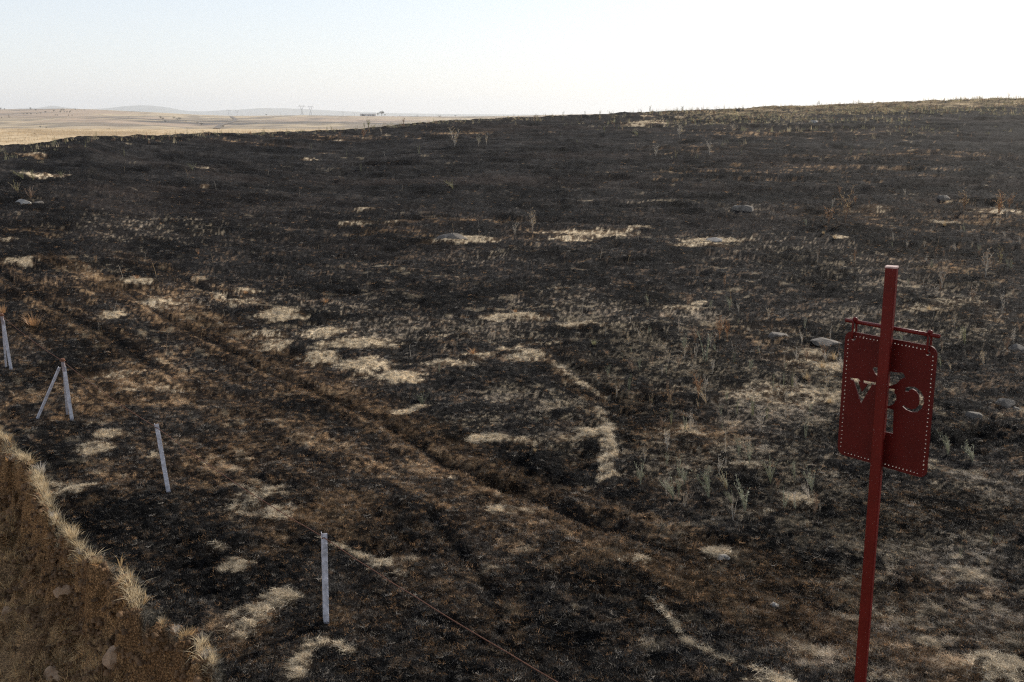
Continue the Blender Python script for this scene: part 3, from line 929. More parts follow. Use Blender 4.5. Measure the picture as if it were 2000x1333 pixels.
def s_far(px, py, rx, ry):
    return (px, py, rx, ry)
xf, yf = X.ravel(), Y.ravel()
PXs = 1000 + F * (xf / (yf * cp - (Z.ravel() - CAM_H) * sp))
PYs = 666 - F * ((yf * sp + (Z.ravel() - CAM_H) * cp) / (yf * cp - (Z.ravel() - CAM_H) * sp))
c = np.repeat(np.array((.46, .35, .25))[None, :], X.size, 0)
n1 = fbm(xf * .004, yf * .0022, 510, 4); n2 = fbm(xf * .02, yf * .006, 520, 3)
c = mixc(c, np.array((.56, .45, .29)), sstep(.45, .62, n1) * .8)
c = mixc(c, np.array((.20, .17, .14)), sstep(.52, .68, n2) * .7)
c = mixc(c, np.array((.25, .20, .15)), sstep(.55, .7, fbm(xf * .006 + 7, yf * .009, 530, 3)) * .5)
# burnt and scrubby areas on the far land, each at its own place
for (cx, cy, wx, wy, s, cc) in [(-560, 1750, 190, 170, .85, (.07, .065, .062)), (-420, 1500, 150, 90, .6, (.10, .09, .08)), (-250, 1500, 260, 120, .75, (.13, .12, .11)),
                                (-1080, 2050, 140, 60, .6, (.17, .15, .13)), (-760, 1550, 60, 80, .4, (.15, .13, .11)), (60, 1700, 300, 120, .4, (.16, .15, .13)), (-90, 2300, 40, 100, .6, (.10, .10, .08))]:
    r = np.hypot((xf - cx) / wx, (yf - cy) / wy) + (n2 - .5) * 1.4
    c = mixc(c, np.array(cc), s * (1 - sstep(.5, 1.1, r)))
tag(obj("hills", grid_mesh("hills", X, Y, Z, c), far_material("far_grassland", .03)), kind="structure")

# wide plain under everything out to the mountains
us = np.linspace(-1.6, 1.6, 120); ys = np.exp(np.linspace(math.log(260), math.log(21000), 60))
Y = np.repeat(ys[:, None], len(us), 1); X = us[None, :] * Y
Z = np.full(X.shape, -34.0) + (fbm(X * .001, Y * .001, 540, 3) - .5) * 10
c = np.repeat(np.array((.34, .27, .18))[None, :], X.size, 0)
c = mixc(c, np.array((.2, .18, .13)), sstep(.4, .6, fbm(X.ravel() * .0012, Y.ravel() * .0012, 545, 3)))
tag(obj("plain", grid_mesh("plain", X, Y, Z, c), far_material("far_plain", .01)), kind="structure")

# pale mountains on the horizon
MT = [(-900, 216), (-600, 209), (-300, 214), (-100, 217), (20, 216), (60, 211.5), (95, 211), (125, 206), (150, 210), (190, 214), (230, 211), (265, 207), (290, 205.5), (315, 206), (345, 210),
      (375, 216), (410, 217.5), (450, 215), (480, 214), (520, 211), (560, 211.5), (600, 212.5), (640, 215), (700, 218), (780, 221), (900, 223), (1100, 224), (1500, 221), (1900, 219), (2400, 216), (2900, 222)]
mu = np.array([(a - 1000.0) / F for a, b in MT]); mp_ = np.array([b for a, b in MT])
us = np.linspace(-.92, .92, 700); fr = np.linspace(-1, 1, 15)
YM = 19000.0
top = np.interp(us, mu, mp_); yup = (666 - top) / F
zt = CAM_H + YM * (-sp + yup * cp) / (cp + yup * sp)
Y = YM + fr[:, None] * 1400 + 0 * us[None, :]; X = us[None, :] * Y
prof = (1 - np.abs(fr)) ** 1.2
Z = -34 + prof[:, None] * (zt[None, :] + 34) + (fbm(X * .004, Y * .004, 550, 3) - .5) * 14 * (prof[:, None] * (1 - prof[:, None]) * 4)
c = np.repeat(np.array((.17, .16, .11))[None, :], X.size, 0)
tag(obj("mountains", grid_mesh("mountains", X, Y, Z, c), far_material("mountain_scrub", .004)), kind="structure")

# ------------------------------------------------------------------ sign on its pole
def red_paint(name, col, rough, wear=.0):
    m, nt, b = new_mat(name)
    n = noise_node(nt, 7, 5, .7)
    r = ramp(nt, n.outputs["Fac"], [(.3, tuple(v * .8 for v in col)), (.7, tuple(v * 1.15 for v in col))])
    n2 = noise_node(nt, 30, 6, .8)
    r2 = ramp(nt, n2.outputs["Fac"], [(.67, (0, 0, 0)), (.72, (1, 1, 1))])
    c = mixn(nt, r.outputs[0], (.35, .22, .18), r2.outputs[0])
    nt.links.new(c, b.inputs["Base Color"])
    b.inputs["Roughness"].default_value = rough
    b.inputs["Specular IOR Level"].default_value = .2
    bp = nt.nodes.new("ShaderNodeBump"); bp.inputs["Strength"].default_value = .15; bp.inputs["Distance"].default_value = .002
    nt.links.new(n2.outputs["Fac"], bp.inputs["Height"]); nt.links.new(bp.outputs[0], b.inputs["Normal"])
    return m
M_red = red_paint("red_enamel_panel", (.088, .0055, .0035), .55)
M_redp = red_paint("red_enamel_pole", (.125, .0095, .0065), .4)
M_cap = simple_mat("pale_cap", (.55, .38, .33), .7, var=.3, scale=40)  # pale tone of the pole's top cap, slightly varied

def pt(px, py, depth):
    a, b, c = ray(px, py)
    return Vector((a, b, c)) * depth + Vector((0, 0, CAM_H))
ptop = pt(1742, 521, 4.30)
# straight pole: find the low point so that it passes the photographed line, then run it into the ground
plow = pt(1680, 1333, 4.30 * 1.0)
a_, b_, c_ = ray(1680, 1333)
plow = Vector((a_, b_, c_)) * (ptop.y / b_) + Vector((0, 0, CAM_H))
dirp = (plow - ptop).normalized()
gzp = gz(ptop.x, ptop.y)
L = (ptop.z - gzp + .3) / -dirp.z
pbase = ptop + dirp * L
sign = empty("ranch_sign", (pbase.x, pbase.y, gzp))
tag(sign, "dark red hanging sign panel with cut-out letters on a tall red pole", "sign")
def child(name, me, mat, parent):
    """mesh given in world coordinates, hung under an empty"""
    me.transform(Matrix.Translation(-parent.matrix_world.translation if parent.matrix_world.translation.length else -Vector(parent.location)))
    return obj(name, me, mat, parent)
bpy.context.view_layer.update()
mb = MB()
PW = .0245
rz_pole = math.radians(-31)
def frame_of(dirv, rot):
    zax = -dirv
    xax = Vector((math.cos(rot), math.sin(rot), 0)); xax = (xax - zax * xax.dot(zax)).normalized()
    yax = zax.cross(xax)
    return xax, yax, zax
xa, ya, za = frame_of(dirp, rz_pole)
def prism(mb, p0, p1, xa, ya, hw, ch):
    oc = [(hw, hw - ch), (hw - ch, hw), (-hw + ch, hw), (-hw, hw - ch), (-hw, -hw + ch), (-hw + ch, -hw), (hw - ch, -hw), (hw, -hw + ch)]
    vs = [p0 + xa * a + ya * b for a, b in oc] + [p1 + xa * a + ya * b for a, b in oc]
    fs = [(i, (i + 1) % 8, (i + 1) % 8 + 8, i + 8) for i in range(8)] + [tuple(range(7, -1, -1)), tuple(range(8, 16))]
    mb.add(vs, fs)
prism(mb, pbase, ptop - za * .004, xa, ya, PW * .93, .004)
child("pole", mb.mesh("pole"), M_redp, sign)
mb = MB()
prism(mb, ptop - za * .0035, ptop + za * .003, xa, ya, PW * .98, .005)
child("pole_cap", mb.mesh("pole_cap"), M_cap, sign)

# panel: corners in the photograph -> vertical plane behind the pole
dC = 4.36
pl = pt(1652, 625, dC * 1.035); pr = pt(1835, 657, 1.0)
tR = (pl.z - CAM_H) / (pr.z - CAM_H)
pr = pt(1835, 657, tR)
ux = (pr - pl); BL = ux.length; ux.normalize()
vz = Vector((dirp.x * .6, dirp.y * .6, -1)).normalized()
# put bar just behind the pole
nrm = ux.cross(vz).normalized()
if nrm.y < 0: nrm = -nrm
mid = pt(1733, 641, 4.30)
den = nrm.dot(mid - pl)
shift = (mid - pl).dot(nrm)
scale = 1.0
# scale both ends about the lens so that the bar's line passes just behind the pole
cam_p = Vector((0, 0, CAM_H))
target = pole_mid = ptop + dirp * ((ptop - mid).length)
want = (target + nrm * (PW + .016) - cam_p).dot(nrm)
have = (pl - cam_p).dot(nrm)
k = want / have
pl = cam_p + (pl - cam_p) * k; pr = cam_p + (pr - cam_p) * k
ux = (pr - pl); BL = ux.length; ux.normalize()
def on_plane(px, py, off=0.0):
    a, b, c = ray(px, py); dv = Vector((a, b, c))
    t = ((pl + nrm * off) - cam_p).dot(nrm) / dv.dot(nrm)
    q = cam_p + dv * t
    w = q - pl
    return w.dot(ux), w.dot(-vp)
vp = vz - ux * vz.dot(ux); vp.normalize()
def crop(x, y):     # positions measured on an enlargement of the photograph
    return 1600 + x / 2.897, 500 + y / 2.897
def loc2(x, y):
    return on_plane(*crop(x, y))
c_tl, c_tr, c_br, c_bl = loc2(150, 428), loc2(680, 508), loc2(600, 1258), loc2(103, 1118)
x0 = (c_tl[0] + c_bl[0]) / 2; x1 = (c_tr[0] + c_br[0]) / 2
y1 = (c_tl[1] + c_tr[1]) / 2; y0 = (c_bl[1] + c_br[1]) / 2
print("PANEL", round(x1 - x0, 3), round(y1 - y0, 3), c_tl, c_tr, c_br, c_bl, "bar", BL)
def rrect(x0, y0, x1, y1, r, n=7):
    out = []
    for cx, cy, a0 in ((x1 - r, y1 - r, 0), (x0 + r, y1 - r, 90), (x0 + r, y0 + r, 180), (x1 - r, y0 + r, 270)):
        for i in range(n + 1):
            a = math.radians(a0 + 90 * i / n); out.append((cx + r * math.cos(a), cy + r * math.sin(a)))
    return out
def bil(p):   # map a point of the enlargement into the squared-up panel
    return loc2(*p)
loops = []
W_, H_ = x1 - x0, y1 - y0
loops.append(rrect(x0, y0, x1, y1, .035))
def circ(cx, cy, r, n=8):
    return [(cx + r * math.cos(6.2832 * i / n), cy + r * math.sin(6.2832 * i / n)) for i in range(n)]
ins = .0165
nh, nv_ = 22, 27
rr = .0038
for i in range(nh):
    xx_ = x0 + .04 + (W_ - .08) * i / (nh - 1)
    loops.append(circ(xx_ + rnd.uniform(-.0015, .0015), y1 - ins + rnd.uniform(-.001, .001), rr * rnd.uniform(.8, 1.15))); loops.append(circ(xx_ + rnd.uniform(-.0015, .0015), y0 + ins + rnd.uniform(-.001, .001), rr * rnd.uniform(.8, 1.15)))
for i in range(nv_):
    yy_ = y0 + .04 + (H_ - .08) * i / (nv_ - 1)
    loops.append(circ(x0 + ins + rnd.uniform(-.001, .001), yy_ + rnd.uniform(-.0015, .0015), rr * rnd.uniform(.8, 1.15))); loops.append(circ(x1 - ins + rnd.uniform(-.001, .001), yy_ + rnd.uniform(-.0015, .0015), rr * rnd.uniform(.8, 1.15)))
hang = [loc2(196, 462), loc2(618, 548)]
for hx, hy in hang:
    loops.append(circ(hx, hy, .012, 12))
# letter V, as seen from behind
loops.append([bil(p) for p in [(176, 688), (228, 695), (234, 708), (222, 708), (243, 768), (276, 722), (252, 716), (250, 703), (322, 716), (320, 728), (300, 728), (240, 830), (234, 822), (196, 702), (178, 698)]])
# letter C, mirrored
C_out = [(484, 765), (490, 745), (515, 738), (545, 742), (575, 762), (592, 795), (594, 830), (582, 862), (558, 882), (525, 882), (495, 870), (473, 850), (475, 842), (500, 858), (525, 868), (548, 862), (562, 845), (568, 815), (562, 782), (548, 762), (530, 752), (515, 754), (508, 766)]
loops.append([bil(p) for p in C_out])
# emblem between them: crescent hat, round head and a square stem
loops.append([bil(p) for p in [(303, 636), (312, 627), (334, 632), (340, 640), (366, 650), (392, 652), (440, 658), (476, 660), (490, 684), (462, 698), (440, 722), (402, 734), (372, 730), (345, 712), (334, 682), (318, 664)]])
loops.append([bil(p) for p in [(352, 740), (386, 748), (430, 754), (425, 770), (438, 790), (436, 812), (424, 836), (404, 846), (384, 848), (352, 838), (338, 812), (336, 778)]])
loops.append([bil(p) for p in [(350, 856), (422, 868), (419, 1004), (346, 988)]])
def flat_shape(name, loops, thick):
    """flat plate with holes: constrained triangulation, even-odd test, then thickness"""
    from mathutils.geometry import delaunay_2d_cdt
    vs = []; ed = []
    for lp in loops:
        n0 = len(vs)
        vs += [Vector(p) for p in lp]
        ed += [(n0 + i, n0 + (i + 1) % len(lp)) for i in range(len(lp))]
    ov, oe, of, _, _, _ = delaunay_2d_cdt(vs, ed, [], 0, 1e-6)
    def inside(p):
        n = 0
        for lp in loops:
            c = False
            for i in range(len(lp)):
                x1_, y1_ = lp[i]; x2_, y2_ = lp[i - 1]
                if (y1_ > p[1]) != (y2_ > p[1]) and p[0] < (x2_ - x1_) * (p[1] - y1_) / (y2_ - y1_) + x1_: c = not c
            n += c
        return n % 2 == 1
    tri = [tuple(f) for f in of if inside(sum((ov[i] for i in f), Vector((0, 0))) / len(f))]
    n = len(ov); h = thick / 2
    V = [(v.x, v.y, h) for v in ov] + [(v.x, v.y, -h) for v in ov]
    FF = list(tri) + [tuple(i + n for i in reversed(t)) for t in tri]
    de = set()
    for t in tri:
        for i in range(len(t)): de.add((t[i], t[(i + 1) % len(t)]))
    for a, b in de:
        if (b, a) not in de: FF.append((b, a, a + n, b + n))
    me = bpy.data.meshes.new(name); me.from_pydata(V, [], FF); me.update()
    return me
pm = flat_shape("sign_panel", loops, .005)
PF = Matrix((( ux.x, -vp.x, nrm.x, pl.x), (ux.y, -vp.y, nrm.y, pl.y), (ux.z, -vp.z, nrm.z, pl.z), (0, 0, 0, 1)))
pm.transform(PF)
child("sign_panel", pm, M_red, sign)
def P3(a, b, off=0.0): return PF @ Vector((a, b, off))
mb = MB(); mb.tube([P3(0, 0), P3(BL, 0)], .0085, 10)
child("crossbar", mb.mesh("crossbar", True), M_redp, sign)
for hx, hy in hang:
    mb = MB()
    pts = []
    h = -hy + .014
    for i in range(15):
        t = i / 14
        if t < .35: q = (hx, hy + h * t / .35 * .8, -.013)
        elif t > .65: q = (hx, hy + h * (1 - t) / .35 * .8, .013)
        else:
            a = math.pi * (t - .35) / .3
            q = (hx, hy + h * .8 + math.sin(a) * (h * .2), -math.cos(a) * .013)
        pts.append(P3(*q))
    pts.append(pts[0])
    mb.tube(pts, .0048, 8)
    # welded ball over the bar
    for i in range(1):
        c0 = P3(hx, .010, 0)
        mb.tube([c0 + Vector((0, 0, -.011)), c0 + Vector((0, 0, -.008)), c0, c0 + Vector((0, 0, .008)), c0 + Vector((0, 0, .011))], [.002, .009, .012, .009, .002], 10)
    child("hanger", mb.mesh("hanger", True), M_redp, sign)

# ------------------------------------------------------------------ fence posts and their wire
M_post = simple_mat("weathered_lilac_paint", (.53, .51, .53), .6, 0, .4, 16, .3)
M_rust = simple_mat("rusty_steel", (.20, .085, .045), .8, .3, .35, 30, .3)

def post_at(px, py, tx, ty, lean_y=0.0):
    x, y = at(px, py)
    z = gz(x, y)
    a, b, c = ray(tx, ty)
    yt = y + lean_y
    t = yt / b
    return Vector((x, y, z)), Vector((a * t, yt, CAM_H + c * t))

def angle_iron(mb, p0, p1, w, th, rot):
    dv = (p0 - p1).normalized()
    xa, ya, za = frame_of(dv, rot)
    prof = [(0, 0), (w, 0), (w, th), (th, th), (th, w), (0, w)]
    o = Vector((0, 0, 0)) - xa * w * .3 - ya * w * .3
    vs = [p0 + o + xa * a + ya * b for a, b in prof] + [p1 + o + xa * a + ya * b for a, b in prof]
    fs = [(i, (i + 1) % 6, (i + 1) % 6 + 6, i + 6) for i in range(6)] + [tuple(range(5, -1, -1)), tuple(range(6, 12))]
    mb.add(vs, fs)

def iron_post(px, py, tx, ty, w, label, rot=.3):
    b0, t0 = post_at(px, py, tx, ty)
    e = empty("fence_post", b0)
    tag(e, label, "fence post", "low angle-iron fence posts along the cut bank")
    bpy.context.view_layer.update()
    dv = (b0 - t0).normalized()
    mb = MB(); angle_iron(mb, b0 + dv * .2, t0, w, .006, rot)
    child("angle_iron", mb.mesh("angle_iron"), M_post, e)
    mb = MB()
    s = t0 + dv * .05
    mb.tube([s + Vector((0, -.028, 0)), s + Vector((0, .03, 0))], .009, 6)
    child("bolt", mb.mesh("bolt"), M_rust, e)
    # teeth for wires down the edge
    mb = MB()
    for i in range(9):
        q = t0 + dv * (.12 + i * .105)
        xa, ya, za = frame_of(dv, rot)
        mb.box(q - ya * w * .35 + xa * w * .55, (.014, .014, .008))
    tn = child("wire_lug", mb.mesh("wire_lug"), M_post, e)
    tn["kind"] = "stuff"
    return t0 + dv * .05

tops = []
def braced_post(px, py, tx, ty, legs, label):
    b0, t0 = post_at(px, py, tx, ty)
    e = empty("braced_fence_post", b0)
    tag(e, label, "fence post", "low angle-iron fence posts along the cut bank")
    bpy.context.view_layer.update()
    dv = (b0 - t0).normalized()
    mb = MB(); angle_iron(mb, b0 + dv * .15, t0 + dv * .14, .062, .006, .3)
    child("angle_iron", mb.mesh("angle_iron"), M_post, e)
    mb = MB(); mb.tube([t0 + dv * .22, t0 + dv * .01], .033, 12)
    child("pipe_head", mb.mesh("pipe_head", False), simple_mat("pipe_head_paint", (.30, .25, .25), .6, 0, .3, 20, .2), e)
    mb = MB(); mb.tube([t0 + dv * .035, t0 + dv * .0, t0 - dv * .02], [.040, .040, .030], 12)
    mb.tube([t0 + dv * .02 + Vector((-.055, 0, 0)), t0 + dv * .02 + Vector((.055, 0, 0))], .010, 6)
    child("rusty_cap", mb.mesh("rusty_cap"), M_rust, e)
    for (lx, ly, back) in legs:
        x, y = at(lx, ly)
        q = Vector((x, y, gz(x, y)))
        mb = MB(); dd = (q - t0).normalized()
        angle_iron(mb, q + dd * .15, t0 + dd * .17, .042, .006, .2 if back else .5)
        child("brace", mb.mesh("brace"), M_post, e)
    return t0 + dv * .03
tops.append(braced_post(21, 724, 3, 614, [(11, 716, True)], "braced lilac-grey fence post cut by the left edge of the picture"))
tops.append(braced_post(140, 822, 122, 702, [(73, 820, False), (130, 804, True)], "fence post on three splayed legs with rusty cap, second from the left"))
tops.append(iron_post(328, 966, 304, 828, .062, "slanting single fence post between the three-legged post and the upright post"))
tops.append(iron_post(635, 1214, 631, 1041, .062, "upright single fence post standing nearest the camera by pale straw"))
# the next post stands just outside the picture; the wire runs on to it
nx, ny = tops[-1].x * 2 - tops[-2].x, tops[-1].y * 2 - tops[-2].y
nzg = gz(nx, ny)
tn = Vector((nx, ny, nzg + 1.08))
e = empty("fence_post", (nx, ny, nzg)); tag(e, "single fence post just below the bottom edge of the picture", "fence post", "low angle-iron fence posts along the cut bank")
bpy.context.view_layer.update()
mb = MB(); angle_iron(mb, Vector((nx, ny, nzg - .2)), tn + Vector((0, 0, .05)), .06, .006, .3)
child("angle_iron", mb.mesh("angle_iron"), M_post, e)
first = tops[0] + (tops[0] - tops[1]) * 1.2
allp = [first] + tops + [tn]
pts = []
for a, b in zip(allp[:-1], allp[1:]):
    sag = .05 * (a - b).length / 5
    for i in range(14):
        t = i / 14
        pts.append(a.lerp(b, t) + Vector((0, 0, -4 * sag * t * (1 - t) + rnd.uniform(-.004, .004))))
pts.append(allp[-1])
mb = MB(); mb.tube([p - allp[2] for p in pts], .0052, 6)
wobj = obj("fence_wire", mb.mesh("fence_wire", True), simple_mat("brown_wire_rope", (.14, .065, .04), .8, 0, .3, 30, .2, .2))
wobj.location = allp[2]
tag(wobj, "rusty brown wire rope strung along the tops of the low fence posts", "wire")
# end post of the wire outside the left edge
e = empty("fence_post", (first.x, first.y, gz(first.x, first.y))); tag(e, "single fence post beyond the left edge of the picture", "fence post", "low angle-iron fence posts along the cut bank")
bpy.context.view_layer.update()
mb = MB(); angle_iron(mb, Vector((first.x, first.y, e.location.z - .2)), first + Vector((0, 0, .05)), .06, .006, .3)
child("angle_iron", mb.mesh("angle_iron"), M_post, e)

# ------------------------------------------------------------------ rocks
def rock_material(name, a, b):
    m, nt, bs = new_mat(name)
    n = noise_node(nt, 6, 6, .7); n2 = noise_node(nt, 30, 4, .7)
    r = ramp(nt, n.outputs["Fac"], [(.3, a), (.65, b)])
    nt.links.new(r.outputs[0], bs.inputs["Base Color"]); bs.inputs["Roughness"].default_value = .85
    bp = nt.nodes.new("ShaderNodeBump"); bp.inputs["Strength"].default_value = .7; bp.inputs["Distance"].default_value = .03
    nt.links.new(n2.outputs["Fac"], bp.inputs["Height"]); nt.links.new(bp.outputs[0], bs.inputs["Normal"])
    return m
M_rock = rock_material("smoked_stone", (.05, .042, .034), (.23, .195, .155))
M_rockb = rock_material("earthy_stone", (.24, .14, .075), (.46, .31, .19))
M_rockp = rock_material("pale_stone", (.20, .18, .16), (.42, .38, .32))

def rock_mesh(name, sx, sy, sz, seed):
    r = random.Random(seed)
    n1, n2 = 22, 13
    vs = []; fs = []
    ph = [r.uniform(0, 6.28) for _ in range(8)]
    cuts = [(Vector((r.uniform(-1, 1), r.uniform(-1, 1), r.uniform(-.1, 1))).normalized(), r.uniform(.62, .88)) for _ in range(13)]
    for j in range(n2 + 1):
        th = math.pi * j / n2
        for i in range(n1):
            f = 2 * math.pi * i / n1
            d = Vector((math.sin(th) * math.cos(f), math.sin(th) * math.sin(f), math.cos(th)))
            k = 1 + .08 * math.sin(3 * f + ph[0]) * math.sin(2 * th + ph[1]) + .05 * math.sin(7 * f + ph[2] + 3 * th) + .03 * math.sin(11 * f + ph[3]) * math.sin(9 * th + ph[4])
            q = d * k
            for cn, cd in cuts:
                e_ = q.dot(cn) - cd
                if e_ > 0: q = q - cn * e_ * .97
            vs.append((q.x * sx, q.y * sy, q.z * sz))
    for j in range(n2):
        for i in range(n1):
            a = j * n1 + i; b = j * n1 + (i + 1) % n1
            fs.append((a, a + n1, b + n1, b))
    me = bpy.data.meshes.new(name); me.from_pydata(vs, [], fs); me.update()
    me.validate()
    me.polygons.foreach_set("use_smooth", [False] * len(me.polygons))
    return me
ROCKS = [  # px, py, half width px, height px, material, label, bank
 (885, 470, 34, 10, M_rock, "flat grey slab with straw beside it in the middle of the burnt slope", False),
 (1398, 470, 18, 8, M_rockp, "low pale loaf-shaped stone lying at the end of a straw strip", False),
 (1452, 410, 28, 9, M_rock, "flat smoke-grey slab right of centre on the burnt slope", False),
 (1843, 392, 15, 12, M_rock, "dark rounded boulder on the right slope below the ruts", False),
 (1903, 812, 20, 16, M_rock, "grey boulder to the right of the red sign panel", False),
 (1962, 792, 24, 22, M_rock, "larger half-buried boulder near the right edge", False),
 (1985, 800, 10, 10, M_rock, "small rounded stone in front of the half-buried boulder", False),
 (1988, 682, 18, 12, M_rock, "grey stone at the right edge above the boulders", False),
 (1520, 658, 26, 9, M_rock, "flat ash-covered slab left of the sign bar", False),
 (1615, 672, 36, 10, M_rock, "long dark slab immediately left of the sign's crossbar", False),
 (1590, 240, 11, 5, M_rockp, "greenish pale rock near the top of the slope", False),
 (45, 394, 22, 9, M_rockp, "broken pale clod of earth at the left edge of the slope", False),
 (72, 396, 14, 7, M_rock, "grey stone just right of the pale clod at the left", False),
 (1408, 1092, 22, 7, M_rockp, "low whitish stone among brown stubble left of the pole", False),
 (1512, 1184, 15, 5, M_rockp, "small pale flat stone near the foot of the view left of the pole", False),
 (610, 619, 1, 1, None, "", False),
 (225, 1285, 32, 26, M_rockb, "earthy stone on the cut bank nearest its lip", True),
 (104, 1322, 30, 22, M_rockb, "pale stone at the bottom edge of the cut bank", True),
 (14, 1192, 18, 16, M_rockb, "brown stone at the left edge of the cut bank", True),
 (120, 1150, 20, 14, M_rockb, "small earthy stone half sunk high on the cut bank", True),
 (1570, 215, 1, 1, None, "", False)]
for i, (px, py, hw, hh, mt, lab, bk) in enumerate(ROCKS):
    if mt is None: continue
    x, y = at(px, py, bk)
    k = y / F / cp
    me = rock_mesh("rock", hw * k, hw * k * .75, max(hh * k * 1.15, .05), 50 + i)
    o = obj("rock", me, mt); o.location = (x, y + hw * k * .2, gz(x, y) - hh * k * .22); o.rotation_euler = (0, 0, rnd.uniform(-.3, .3))
    tag(o, lab, "rock")

# ------------------------------------------------------------------ plants
M_green = leaf_mat("dusty_green_leaf", (.22, .22, .13))
M_sprig = leaf_mat("pale_grey_green_leaf", (.38, .37, .25))
M_yellow = leaf_mat("yellow_green_leaf", (.36, .33, .17))
M_orange = leaf_mat("orange_dry_grass", (.50, .29, .14))
M_strawg = leaf_mat("straw_dry_grass", (.52, .38, .21))
M_brownw = leaf_mat("brown_dry_weed", (.36, .24, .15))
M_pale = leaf_mat("bleached_stalk", (.6, .53, .43))

def stem_path(r, h, lean, az):
    pts = []
    for i in range(5):
        t = i / 4
        pts.append(Vector((math.cos(az) * lean * h * t ** 1.4 + r.uniform(-.01, .01) * t, math.sin(az) * lean * h * t ** 1.4 + r.uniform(-.01, .01) * t, h * t)))
    pts[0].z = -.03
    return pts

def kind_spire(seed, nst=4):            # upright stems set with small leaves
    r = random.Random(seed); st = MB(); lf = MB()
    for k in range(nst):
        az = r.uniform(0, 6.28); h = r.uniform(.6, 1.0) if k else 1.0
        base = Vector((math.cos(az) * .05 * (k > 0), math.sin(az) * .05 * (k > 0), 0))
        ps = [p + base for p in stem_path(r, h, r.uniform(.02, .28), az)]
        st.tube(ps, [.016, .014, .012, .009, .004], 4, cap=False)
        for i in range(30):
            t = r.uniform(.12, 1)
            j = min(3, int(t * 4)); q = ps[j].lerp(ps[j + 1], t * 4 - j)
            a = r.uniform(0, 6.28); l = r.uniform(.05, .11) * (1.15 - .7 * t)
            lf.blade(q, (math.cos(a) * l, math.sin(a) * l, l * r.uniform(.5, 1.3)), .017, side=(math.sin(a), -math.cos(a), .3))
    return st, lf, ('stem', 'leaves')

def kind_branch(seed, nst=5):           # forked dry weed carrying seed heads
    r = random.Random(seed); st = MB(); lf = MB()
    for k in range(nst):
        az = r.uniform(0, 6.28); h = r.uniform(.55, .95) if k else 1.0
        ps = stem_path(r, h, r.uniform(.1, .45), az)
        st.tube(ps, [.015, .013, .010, .008, .004], 4, cap=False)
        for i in range(9):
            t = r.uniform(.3, .98); j = min(3, int(t * 4)); q = ps[j].lerp(ps[j + 1], t * 4 - j)
            a = r.uniform(0, 6.28); l = r.uniform(.10, .28)
            e = q + Vector((math.cos(a) * l * .8, math.sin(a) * l * .8, l * r.uniform(.3, .9)))
            st.tube([q, q.lerp(e, .5) + Vector((0, 0, -.01)), e], [.008, .006, .004], 3, cap=False)
            for m in range(4):
                f = q.lerp(e, r.uniform(.5, 1))
                lf.blade(f, (r.uniform(-.03, .03), r.uniform(-.03, .03), r.uniform(.01, .045)), .032, side=(r.uniform(-1, 1), r.uniform(-1, 1), .2))
    return st, lf, ('stem', 'seed_heads')

def kind_sprig(seed, nst=10):            # leaning, bushy grey-green sprigs
    r = random.Random(seed); st = MB(); lf = MB()
    az0 = math.pi * .85
    for k in range(nst):
        az = az0 + r.uniform(-1.6, 1.6); h = r.uniform(.5, 1.0)
        ps = stem_path(r, h, r.uniform(.15, .95), az)
        st.tube(ps, [.012, .010, .008, .006, .003], 4, cap=False)
        for i in range(15):
            t = r.uniform(.2, 1); j = min(3, int(t * 4)); q = ps[j].lerp(ps[j + 1], t * 4 - j)
            a = r.uniform(0, 6.28); l = r.uniform(.06, .17)
            d = Vector((math.cos(a) * l * .7, math.sin(a) * l * .7, l * .8))
            lf.blade(q, d, .014, side=(math.sin(a), -math.cos(a), .3))
            for m in range(2):
                f = q + d * r.uniform(.4, .9)
                lf.blade(f, (r.uniform(-.05, .05), r.uniform(-.05, .05), r.uniform(.0, .05)), .02)
    return st, lf, ('stem', 'leaves')

def kind_stalk(seed):
    r = random.Random(seed); st = MB(); lf = MB()
    ps = stem_path(r, 1.0, r.uniform(.0, .3), r.uniform(0, 6.28))
    st.tube(ps, [.014, .012, .010, .009, .004], 4)
    for i in range(r.randint(1, 4)):
        t = r.uniform(.4, .95); j = min(3, int(t * 4)); q = ps[j].lerp(ps[j + 1], t * 4 - j)
        a = r.uniform(0, 6.28); l = r.uniform(.08, .25)
        st.tube([q, q + Vector((math.cos(a) * l, math.sin(a) * l, l))], [.007, .004], 3)
    return st, lf, ('stem', None)

def kind_tuft(seed, n=70):
    r = random.Random(seed); st = MB(); lf = MB()
    for i in range(n):
        a = r.uniform(0, 6.28); rr = r.uniform(0, .22); t = a + r.uniform(-.6, .6); h = r.uniform(.35, 1); l = r.uniform(.1, .75)
        st.blade((math.cos(a) * rr, math.sin(a) * rr, -.02), (math.cos(t) * h * l, math.sin(t) * h * l, h * (1 - .35 * l)), r.uniform(.015, .028), bend=.3, seg=2)
    return st, lf, ('blades', None)

CACHE = {}
def build_kind(kind, var, mat_s, mat_l):
    key = (kind, var, mat_s.name, mat_l.name)
    if key not in CACHE:
        st, lf, names = {'spire': kind_spire, 'branch': kind_branch, 'sprig': kind_sprig, 'stalk': kind_stalk, 'tuft': kind_tuft}[kind](1000 + var * 7)
        a = st.mesh(names[0]); a.materials.append(mat_s)
        b = None
        if names[1]:
            b = lf.mesh(names[1]); b.materials.append(mat_l)
        CACHE[key] = (a, b, names)
    return CACHE[key]

